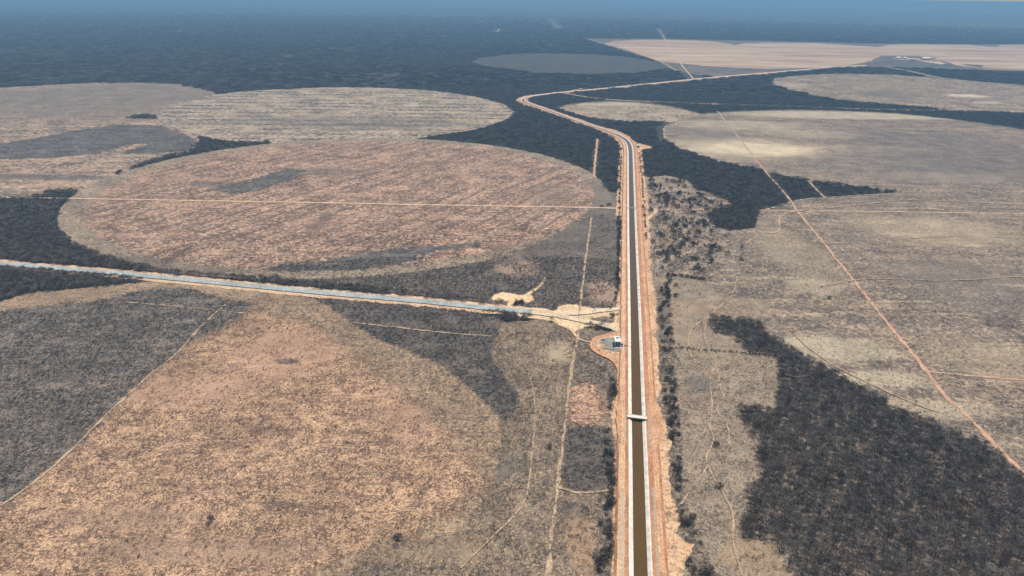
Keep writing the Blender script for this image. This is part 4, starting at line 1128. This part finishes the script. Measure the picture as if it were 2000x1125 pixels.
def plant(name, meshes, parts, loc, rz, s, label, cat, group):
    e = empty(name, loc, rz)
    e.scale = (s, s, s * random.uniform(0.85, 1.15))
    obs = []
    for me, pn in zip(meshes, parts):
        o = bpy.data.objects.new(pn, me)
        o.parent = e
        C.objects.link(o)
        obs.append(o)
    tag(e, label, cat, group)
    return e, obs


CLS = [c for c, _ in REG]


def classify(P):
    res = np.full(len(P), -1)
    for i, (c, poly) in enumerate(REG):
        res[inside(poly, P)] = i
    names = np.array(CLS + ['wood'], dtype=object)
    out = names[res]
    for c in CLEAR:
        k = inside(c, P) & (out == 'wood')
        out[k] = 'bare'
    return out


def project(P):
    x, y = P[:, 0], P[:, 1]
    zc = y * CP + H * SP
    vr = (H * CP - y * SP) / zc * FPX
    ur = x / zc * FPX
    u, v = ur * CA - vr * SA, ur * SA + vr * CA
    return u + 1000, v + 562.5


def jitter_grid(x0, x1, y0, y1, s, jit=0.45):
    gx, gy = np.meshgrid(np.arange(x0, x1, s), np.arange(y0, y1, s))
    P = np.c_[gx.ravel(), gy.ravel()]
    return P + rng.uniform(-jit, jit, P.shape) * s


def in_view(P, margin=140):
    u, v = project(P)
    return (u > -margin) & (u < 2000 + margin) & (v < 1125 + margin) & (P[:, 1] > 60)


# ------------------------------------------------------------------ scatter by geometry nodes
def scatter(name, P, rot, scl, idx, protos, label, cat, z=0.0):
    me = bpy.data.meshes.new(name)
    co = np.c_[P, np.full(len(P), z)].astype(np.float32)
    me.vertices.add(len(P))
    me.vertices.foreach_set('co', co.ravel())
    for nm, arr, ty in (('rot', rot, 'FLOAT'), ('scl', scl, 'FLOAT'), ('idx', idx, 'INT')):
        at = me.attributes.new(nm, ty, 'POINT')
        at.data.foreach_set('value', np.ascontiguousarray(arr, dtype=np.float32 if ty == 'FLOAT' else np.int32))
    o = bpy.data.objects.new(name, me)
    C.objects.link(o)
    ng = bpy.data.node_groups.new(name, 'GeometryNodeTree')
    ng.interface.new_socket('Geometry', in_out='INPUT', socket_type='NodeSocketGeometry')
    ng.interface.new_socket('Geometry', in_out='OUTPUT', socket_type='NodeSocketGeometry')
    N, L = ng.nodes.new, ng.links.new
    gi, go = N('NodeGroupInput'), N('NodeGroupOutput')
    jn = N('GeometryNodeJoinGeometry')
    for grp in protos:
        j2 = N('GeometryNodeJoinGeometry')
        for ob in grp:
            oi = N('GeometryNodeObjectInfo')
            oi.transform_space = 'ORIGINAL'
            oi.inputs['Object'].default_value = ob
            L(oi.outputs['Geometry'], j2.inputs[0])
        g2i = N('GeometryNodeGeometryToInstance')
        L(j2.outputs[0], g2i.inputs[0])
        L(g2i.outputs[0], jn.inputs[0])
    iop = N('GeometryNodeInstanceOnPoints')
    L(gi.outputs[0], iop.inputs['Points'])
    L(jn.outputs[0], iop.inputs['Instance'])
    iop.inputs['Pick Instance'].default_value = True

    def attr(nm, ty):
        n_ = N('GeometryNodeInputNamedAttribute')
        n_.data_type = ty
        n_.inputs[0].default_value = nm
        return n_.outputs[0]
    L(attr('idx', 'INT'), iop.inputs['Instance Index'])
    cx = N('ShaderNodeCombineXYZ')
    L(attr('rot', 'FLOAT'), cx.inputs[2])
    e2r = N('FunctionNodeEulerToRotation')
    L(cx.outputs[0], e2r.inputs[0])
    L(e2r.outputs[0], iop.inputs['Rotation'])
    L(attr('scl', 'FLOAT'), iop.inputs['Scale'])
    L(iop.outputs[0], go.inputs[0])
    md = o.modifiers.new('scatter', 'NODES')
    md.node_group = ng
    return tag(o, label, cat, kind='stuff')


def rand_attrs(n, k, lo=0.75, hi=1.3):
    return rng.uniform(0, 6.283, n), rng.uniform(lo, hi, n), rng.integers(0, k, n)


# ------------------------------------------------------------------ thorn wood: single trees nearby
w1 = UP(W1)
P = jitter_grid(-700, 700, 180, 950, 3.15)
P = P[in_view(P)]
P = P[classify(P) == 'wood']
dist = np.hypot(P[:, 0], P[:, 1])
P = P[dist < 950]
# small glades
gl = np.array([mnoise.noise(Vector((p[0] / 9.0, p[1] / 9.0, 1.0))) for p in P])
P = P[(gl < 0.42) | (rng.random(len(P)) < 0.35)]
u, v = project(P)
vis = (u > 5) & (u < 1995) & (v < 1120)
order = np.argsort(-np.where(vis, v, -1))
near_idx, rest_idx = order[:300], order[300:]
PROTO = []
for n_, i in enumerate(near_idx):
    k = n_ % 6
    e, obs = plant('thorn_tree', TREE_MESH[k], ('crown', 'trunk'), (P[i][0], P[i][1], 0), random.uniform(0, 6.28), random.uniform(0.75, 1.25),
                   'leafless grey thorn tree in the close wood beside the grazed strip', 'tree', 'leafless trees of the close thorn wood')
    if n_ < 6:
        PROTO.append(obs)
Q = P[rest_idx]
scatter('thorn_woodland', Q, *rand_attrs(len(Q), 6), PROTO, 'mass of leafless grey thorn trees filling the wood belts', 'woodland')


# ------------------------------------------------------------------ thickets for the farther wood
def thicket(name, half, n, seed, twigs, ln, wd, loc, label, mat='twig', hs=1.0):
    rnd = random.Random(seed)
    vs_, fs = [], []
    for _ in range(n):
        cx, cy = rnd.uniform(-half, half), rnd.uniform(-half, half)
        rad, h = rnd.uniform(1.6, 2.7), rnd.uniform(2.6, 4.6) * hs
        v_, f_, _e = crown_data(rad, h * 0.35, h * 0.6, 5, twigs, ln, wd, rnd, 0.4, 0.5)
        b = len(vs_)
        vs_ += [(x + cx, y + cy, z) for x, y, z in v_]
        fs += [tuple(b + q for q in f) for f in f_]
    o = mesh_obj(name, vs_, fs, M[mat])
    o.location = loc
    return tag(o, label, 'thicket', kind='stuff')


P2 = jitter_grid(-1900, 1900, 600, 2150, 6.2)
P2 = P2[in_view(P2)]
d2 = np.hypot(P2[:, 0], P2[:, 1])
P2 = P2[(d2 >= 945) & (d2 < 2150)]
P2 = P2[classify(P2) == 'wood']
T2 = [thicket('thicket', 3.6, 5, 500 + k, 12, 1.3, 0.42, (*P2[k * 37], 0), 'clump of leafless thorn trees in the middle distance wood', hs=0.75) for k in range(4)]
scatter('thorn_woodland', P2, *rand_attrs(len(P2), 4, 0.85, 1.2), [[t] for t in T2], 'grey thorn wood around the canal bend and circular fields', 'woodland')

P3 = jitter_grid(-8000, 8000, 2000, 10000, 22.0)
P3 = P3[in_view(P3)]
d3 = np.hypot(P3[:, 0], P3[:, 1])
P3 = P3[(d3 >= 2145) & (d3 < 10000) & (rng.random(len(P3)) > np.clip((d3 - 2600) / 7200, 0, 1))]
P3 = P3[classify(P3) == 'wood']
T3 = [thicket('thicket', 11.5, 34, 700 + k, 5, 2.2, 0.95, (*P3[k * 91], 0), 'stand of leafless trees far out in the wood', hs=0.6) for k in range(3)]
T3[2].data.materials[0] = M['twig_brown']
r3 = rand_attrs(len(P3), 2, 0.8, 1.2)
tn3 = np.array([mnoise.fractal(Vector((p[0] / 520.0, p[1] / 900.0, 2.0)), 0.8, 2.0, 4) for p in P3]) + rng.normal(0, 0.12, len(P3))
r3[2][tn3 > 0.16] = 2
P3k = (tn3 > -0.42) | (rng.random(len(P3)) < 0.45)
P3, r3 = P3[P3k], tuple(q[P3k] for q in r3)
scatter('thorn_woodland', P3, *r3, [[t] for t in T3], 'far dark thorn wood stretching beyond the fields', 'woodland')


# ------------------------------------------------------------------ low plants on the open ground
def tuft_patch(name, half, n, seed, h, rad, mat, loc, label, tw=9):
    rnd = random.Random(seed)
    vs_, fs = [], []
    for _ in range(n):
        cx, cy = rnd.uniform(-half, half), rnd.uniform(-half, half)
        s = rnd.uniform(0.5, 1.4)
        for j in range(tw):
            o_ = Vector((rnd.gauss(0, 0.45) * rad * s, rnd.gauss(0, 0.45) * rad * s, rnd.uniform(0, 0.7) * h * s))
            d = Vector((o_.x, o_.y, 0.5 * h)) + Vector((rnd.uniform(-.4, .4), rnd.uniform(-.4, .4), 0)) * rad
            sliver(vs_, fs, Vector((cx, cy, 0)) + o_, d, rad * s * rnd.uniform(0.5, 1.0), rad * s * rnd.uniform(0.3, 0.6), rnd)
    o = mesh_obj(name, vs_, fs, M[mat])
    o.location = loc
    return tag(o, label, 'scrub', kind='stuff')


def clumpy(P, sz, seed, lo):
    v_ = np.array([mnoise.noise(Vector((p[0] / sz, p[1] / sz, seed))) for p in P])
    return P[(v_ + rng.normal(0, 0.18, len(P))) > lo]


def cover(name, classes, spacing, dmax, half, n, h, rad, mat, label, plabel, lo=-9.0, sz=25.0, tw=9, seed=0, dmin=0):
    Pc = jitter_grid(-900, 900, 160, dmax, spacing, 0.5)
    Pc = Pc[in_view(Pc, 80)]
    dd = np.hypot(Pc[:, 0], Pc[:, 1])
    Pc = Pc[(dd < dmax) & (dd >= dmin)]
    c = classify(Pc)
    Pc = Pc[np.isin(c, classes)]
    if lo > -5:
        Pc = clumpy(Pc, sz, seed, lo)
    if len(Pc) < 10:
        return
    pr = [tuft_patch('scrub_tuft', half, n, 900 + seed * 10 + k, h, rad, mat, (*Pc[k], 0), plabel) for k in range(3)]
    scatter(name, Pc, *rand_attrs(len(Pc), 3, 0.7, 1.35), [[t] for t in pr], label, 'scrub', z=0.0)


cover('dry_scrub', ['tan'], 3.4, 620, 2.0, 2, 0.5, 0.55, 'twig_brown', 'small dark plants speckling the bare tan field', 'dark brown tufts on the bare tan field', -0.15, 14, 8, 1)
cover('dry_scrub', ['tanring', 'grazeL', 'belt'], 3.4, 620, 2.0, 4, 0.6, 0.6, 'straw', 'straw coloured low scrub on the western grazing', 'straw tufts on the western grazing', -0.25, 18, 8, 2)
cover('dry_scrub', ['grazeL', 'belt'], 3.6, 520, 2.0, 2, 0.9, 0.75, 'twig', 'grey low scrub on the western grazing', 'grey tufts on the western grazing', 0.0, 22, 9, 3)
cover('dry_scrub', ['darkhalf', 'wedge', 'scrub'], 3.0, 700, 1.9, 3, 0.9, 0.75, 'twig', 'dense low grey scrub on the scorched and regrown fields', 'grey tufts on the regrown field', -0.3, 20, 9, 4)
cover('dry_scrub', ['grazeR', 'right'], 3.6, 520, 2.0, 3, 0.5, 0.5, 'straw', 'straw coloured low scrub east of the canal', 'straw tufts east of the canal', -0.2, 18, 8, 5)
cover('dry_scrub', ['grazeR', 'right', 'savanna'], 4.6, 760, 2.2, 2, 0.7, 0.6, 'twig', 'grey low scrub east of the canal', 'grey tufts east of the canal', -0.05, 22, 8, 6)
cover('dry_scrub', ['savanna'], 3.6, 1000, 2.2, 3, 1.2, 1.0, 'twig', 'low grey scrub between the savanna shrubs', 'grey tufts between the savanna shrubs', -0.05, 16, 9, 8)
cover('dry_scrub', ['pivot', 'ring'], 4.2, 800, 2.4, 3, 0.5, 0.6, 'twig_brown', 'brown low scrub on the pinkish circular field', 'brown tufts on the pinkish circle', -0.1, 16, 7, 7)


# ------------------------------------------------------------------ shrubs one can count
def scatter_shrubs(name, pts, smin, smax, label, group, kinds=(0, 1, 2, 3), z=0.0):
    for (x, y) in pts:
        k = random.choice(kinds)
        plant(name, SHRUB_MESH[k], ('foliage', 'stem'), (x, y, z), random.uniform(0, 6.28), random.uniform(smin, smax), label, 'shrub', group)


# savanna
sv = UP([(1268, 345), (1300, 348), (1340, 356), (1365, 378), (1400, 390), (1425, 402), (1395, 440), (1420, 462), (1405, 490), (1380, 530), (1300, 532), (1276, 530), (1270, 440)])
lo, hi = sv.min(0), sv.max(0)
Ps = jitter_grid(lo[0], hi[0], lo[1], hi[1], 5.6, 0.6)
Ps = Ps[inside(sv, Ps) & np.isin(classify(Ps), ['savanna', 'right'])]
Ps = clumpy(Ps, 26, 4.0, 0.02)
if len(Ps) > 290:
    Ps = Ps[rng.permutation(len(Ps))[:290]]
scatter_shrubs('savanna_shrub', Ps, 0.6, 2.4, 'dark dusty shrub scattered over the thin savanna beside the canal', 'shrubs of the thin savanna', (0, 1, 2, 3, 3, 0))
scatter_shrubs('green_shrub', [U(1360, 509)], 1.7, 1.8, 'only bright green shrub among the grey savanna shrubs', 'green shrub', (5,))
for px_, lab in (((1449, 486), 'lone dark shrub at the lower end of the pale bent path'), ((1422, 496), 'lone round shrub on bare ground west of the bent path'), ((1447, 508), 'lone flat dark shrub on open pasture below the bent path')):
    scatter_shrubs('lone_shrub', [U(*px_)], 1.5, 1.8, lab, 'lone shrubs on the pasture', (0, 3))
# hedge rows
hp = [np.array(U(1304 + 72 * t, 536.5 + 9.5 * t)) for t in np.linspace(0, 1, 26)]
scatter_shrubs('hedge_shrub', [p + rng.normal(0, 0.5, 2) for p in hp], 0.8, 1.15, 'dark shrub in the straight hedge along the savanna edge', 'hedge along the savanna edge', (0, 3))
hp = [np.array(U(1304.5 + 2 * math.sin(t * 9), 540 + 42 * t)) for t in np.linspace(0, 1, 16)]
scatter_shrubs('hedge_shrub', [p + rng.normal(0, 1.0, 2) for p in hp] + [np.array(U(1318, 578)), np.array(U(1321, 579)), np.array(U(1320, 558))], 1.1, 1.7, 'dark tree-like shrub in the short hedge running down towards the grazed strip', 'short hedge east of the canal', (0, 1, 3))
hp = [np.array(U(1320 + 195 * t, 679.5 + 15.5 * t)) for t in np.linspace(0, 1, 40) if random.random() < 0.8]
scatter_shrubs('fence_shrub', [p + rng.normal(0, 0.4, 2) for p in hp], 0.45, 0.8, 'small shrub in the dotted fence line leading to the thorn wood', 'dotted fence line of shrubs', (0, 3, 2))
# scattered bushes on the strips beside the canal
gp = UP([(1285, 560), (1305, 560), (1312, 640), (1320, 700), (1322, 780), (1330, 860), (1328, 960), (1345, 1000), (1365, 1050), (1400, 1125), (1350, 1125), (1340, 1080), (1325, 1020), (1316, 960), (1312, 870), (1300, 800), (1293, 740), (1292, 640)])
lo, hi = gp.min(0), gp.max(0)
Ps = jitter_grid(lo[0], hi[0], lo[1], hi[1], 3.1, 0.5)
Ps = Ps[inside(gp, Ps)]
Ps = clumpy(Ps, 14, 8.0, 0.02)[:220]
scatter_shrubs('bank_shrub', Ps, 0.6, 1.5, 'dark shrub in the ragged belt between eastern canal verge and grazed strip', 'shrub belt east of the canal', (0, 1, 2, 3, 4))
gp = UP([(1160, 1125), (1168, 1040), (1180, 1000), (1190, 960), (1180, 900), (1185, 850), (1192, 800), (1190, 740), (1200, 725), (1203, 765), (1192, 800), (1193, 845), (1200, 900), (1200, 945), (1194, 1000), (1194, 1060), (1195, 1125)])
lo, hi = gp.min(0), gp.max(0)
Ps = jitter_grid(lo[0], hi[0], lo[1], hi[1], 2.7, 0.5)
Ps = Ps[inside(gp, Ps)]
Ps = clumpy(Ps, 12, 5.0, -0.05)[:160]
scatter_shrubs('bank_shrub', Ps, 0.7, 1.6, 'dark shrub in the ragged belt along the western canal verge', 'shrub belt west of the canal', (0, 1, 2, 3, 4))
gp = UP([(1203, 420), (1214, 430), (1212, 480), (1211, 530), (1209, 575), (1201, 590), (1204, 530), (1206, 470)])
lo, hi = gp.min(0), gp.max(0)
Ps = jitter_grid(lo[0], hi[0], lo[1], hi[1], 3.6, 0.5)
Ps = Ps[inside(gp, Ps)][:120]
scatter_shrubs('bank_shrub', Ps, 0.7, 1.4, 'dark shrub edging the scorched scrub on the western canal verge', 'shrubs edging the scorched scrub', (0, 1, 3))
# rows of shrubs on the sandy verges farther up the canal
rows = []
for y in np.linspace(300, 470, 70):
    i = idx_at(y)
    if random.random() < 0.75:
        rows.append(cl[i] + cn[i] * (15.6 + rng.normal(0, 0.7)))
scatter_shrubs('verge_shrub', rows, 0.8, 1.4, 'dark shrub in the row on the eastern sandy verge near the footbridge', 'shrub row on the eastern verge', (0, 3, 4))
rows = []
for y in np.linspace(303, 428, 60):
    i = idx_at(y)
    if random.random() < 0.85:
        rows.append(cl[i] - cn[i] * (15.4 + rng.normal(0, 0.6)))
scatter_shrubs('verge_shrub', rows, 0.8, 1.3, 'brownish shrub in the row on the western sandy verge near the footbridge', 'shrub row on the western verge', (0, 3, 4, 4))
# round the junction and pump house
Ps = [U(random.uniform(1164, 1196), random.uniform(638.5, 646)) for _ in range(26)]
Ps = [p for p in Ps if inside(UP([(1150, 637), (1180, 640), (1204, 646), (1180, 651), (1162, 655), (1140, 650)]), np.array([p]))[0]]
scatter_shrubs('junction_shrub', Ps, 0.5, 1.0, 'dark shrub on the wedge between gravel road and loop road', 'shrubs on the wedge by the loop road', (0, 3))
Ps = [U(*p) for p in ((1193, 614), (1196, 615), (1199, 615.5), (1195, 619), (1198, 620), (1206, 615), (1193, 603))]
scatter_shrubs('junction_shrub', Ps, 0.6, 1.1, 'dark shrub on the scrub island in the sandy junction', 'shrubs on the junction island', (0, 3))
Ps = [U(random.uniform(1004, 1022), random.uniform(589, 597)) for _ in range(14)]
scatter_shrubs('roadside_shrub', Ps, 0.7, 1.2, 'dark shrub between the sandy spoil patch and the paved road', 'shrubs by the spoil patch', (0, 3))
Ps = [U(1187 + 1.5 * k, 400.5 + random.uniform(-1, 1)) for k in range(5)]
scatter_shrubs('roadside_shrub', Ps, 0.8, 1.3, 'dark shrub next to the yellow wheel loader', 'shrubs beside the loader', (0, 3))
for px_, lab in (((1399, 870), 'dark upright bush alone on the grazed strip'), ((1406, 952), 'greyish bush low on the grazed strip'), ((1353, 1010), 'round bush at the edge of the sandy verge'), ((1073, 874), 'lone dark bush on the western grazing'),
                 ((412, 1019), 'lone dark bush on the bare tan field'), ((1619, 583), 'lone dark bush in the middle of the pasture'), ((1176, 422), 'lone dark bush south of the dirt road junction'), ((778, 1051), 'dark bush at the lower rim of the tan field')):
    scatter_shrubs('lone_bush', [U(*px_)], 1.1, 1.5, lab, 'lone bushes', (0, 3))


# ------------------------------------------------------------------ rubble windrows on the banks
def stones(off, w, y0, y1, n, label):
    i0, i1 = sorted((idx_at(y0), idx_at(y1)))
    vs_, fs = [], []
    for _ in range(n):
        i = random.randint(i0, i1 - 1)
        t_ = random.random()
        c = cl[i] * (1 - t_) + cl[i + 1] * t_
        o_ = off + random.gauss(0, w * 0.3)
        x, y = c[0] + cn[i][0] * o_, c[1] + cn[i][1] * o_
        s = random.uniform(0.2, 0.62)
        b = len(vs_)
        z = 1.12
        for dx, dy, dz in ((1, 0, .0), (0, 1, .0), (-1, 0, .0), (0, -1, .0), (0.1, 0.1, 0.42)):
            vs_.append((x + dx * s * random.uniform(.7, 1.2), y + dy * s * random.uniform(.7, 1.2), z + dz * s))
        fs += [(b, b + 1, b + 4), (b + 1, b + 2, b + 4), (b + 2, b + 3, b + 4), (b + 3, b, b + 4)]
    return tag(mesh_obj('rubble', vs_, fs, M['stone']), label, 'rubble', kind='stuff')


stones(7.9, 1.3, 1400, 950, 1000, 'pale rubble windrow on the eastern bank')
stones(-8.7, 2.3, 1400, 965, 1500, 'grey rubble strip on the western bank')
stones(7.6, 1.0, 880, 790, 260, 'pale rubble by the eastern end of the slab bridge')
stones(-7.3, 0.8, 870, 805, 120, 'pale rubble by the western end of the slab bridge')

# ------------------------------------------------------------------ haze
hb = 62000.0
zb, zt = -2.0, H + 6.0
hv = [(-hb, -hb, zb), (hb, -hb, zb), (hb, hb, zb), (-hb, hb, zb), (-hb, -hb, zt), (hb, -hb, zt), (hb, hb, zt), (-hb, hb, zt)]
hm = bpy.data.materials.new('haze_air')
hm.use_nodes = True
ht = hm.node_tree
ht.nodes.clear()
ho = ht.nodes.new('ShaderNodeOutputMaterial')
pv = ht.nodes.new('ShaderNodeVolumePrincipled')
pv.inputs['Color'].default_value = (0.30, 0.58, 0.88, 1)
pv.inputs['Density'].default_value = 0.00014
pv.inputs['Density Attribute'].default_value = ''
pv.inputs['Anisotropy'].default_value = 0.0
ht.links.new(pv.outputs[0], ho.inputs['Volume'])
hz = mesh_obj('haze', hv, [(3, 2, 1, 0), (4, 5, 6, 7), (0, 1, 5, 4), (1, 2, 6, 5), (2, 3, 7, 6), (3, 0, 4, 7)], hm)
tag(hz, 'thin blue haze in the air over the plain', 'haze', kind='stuff')
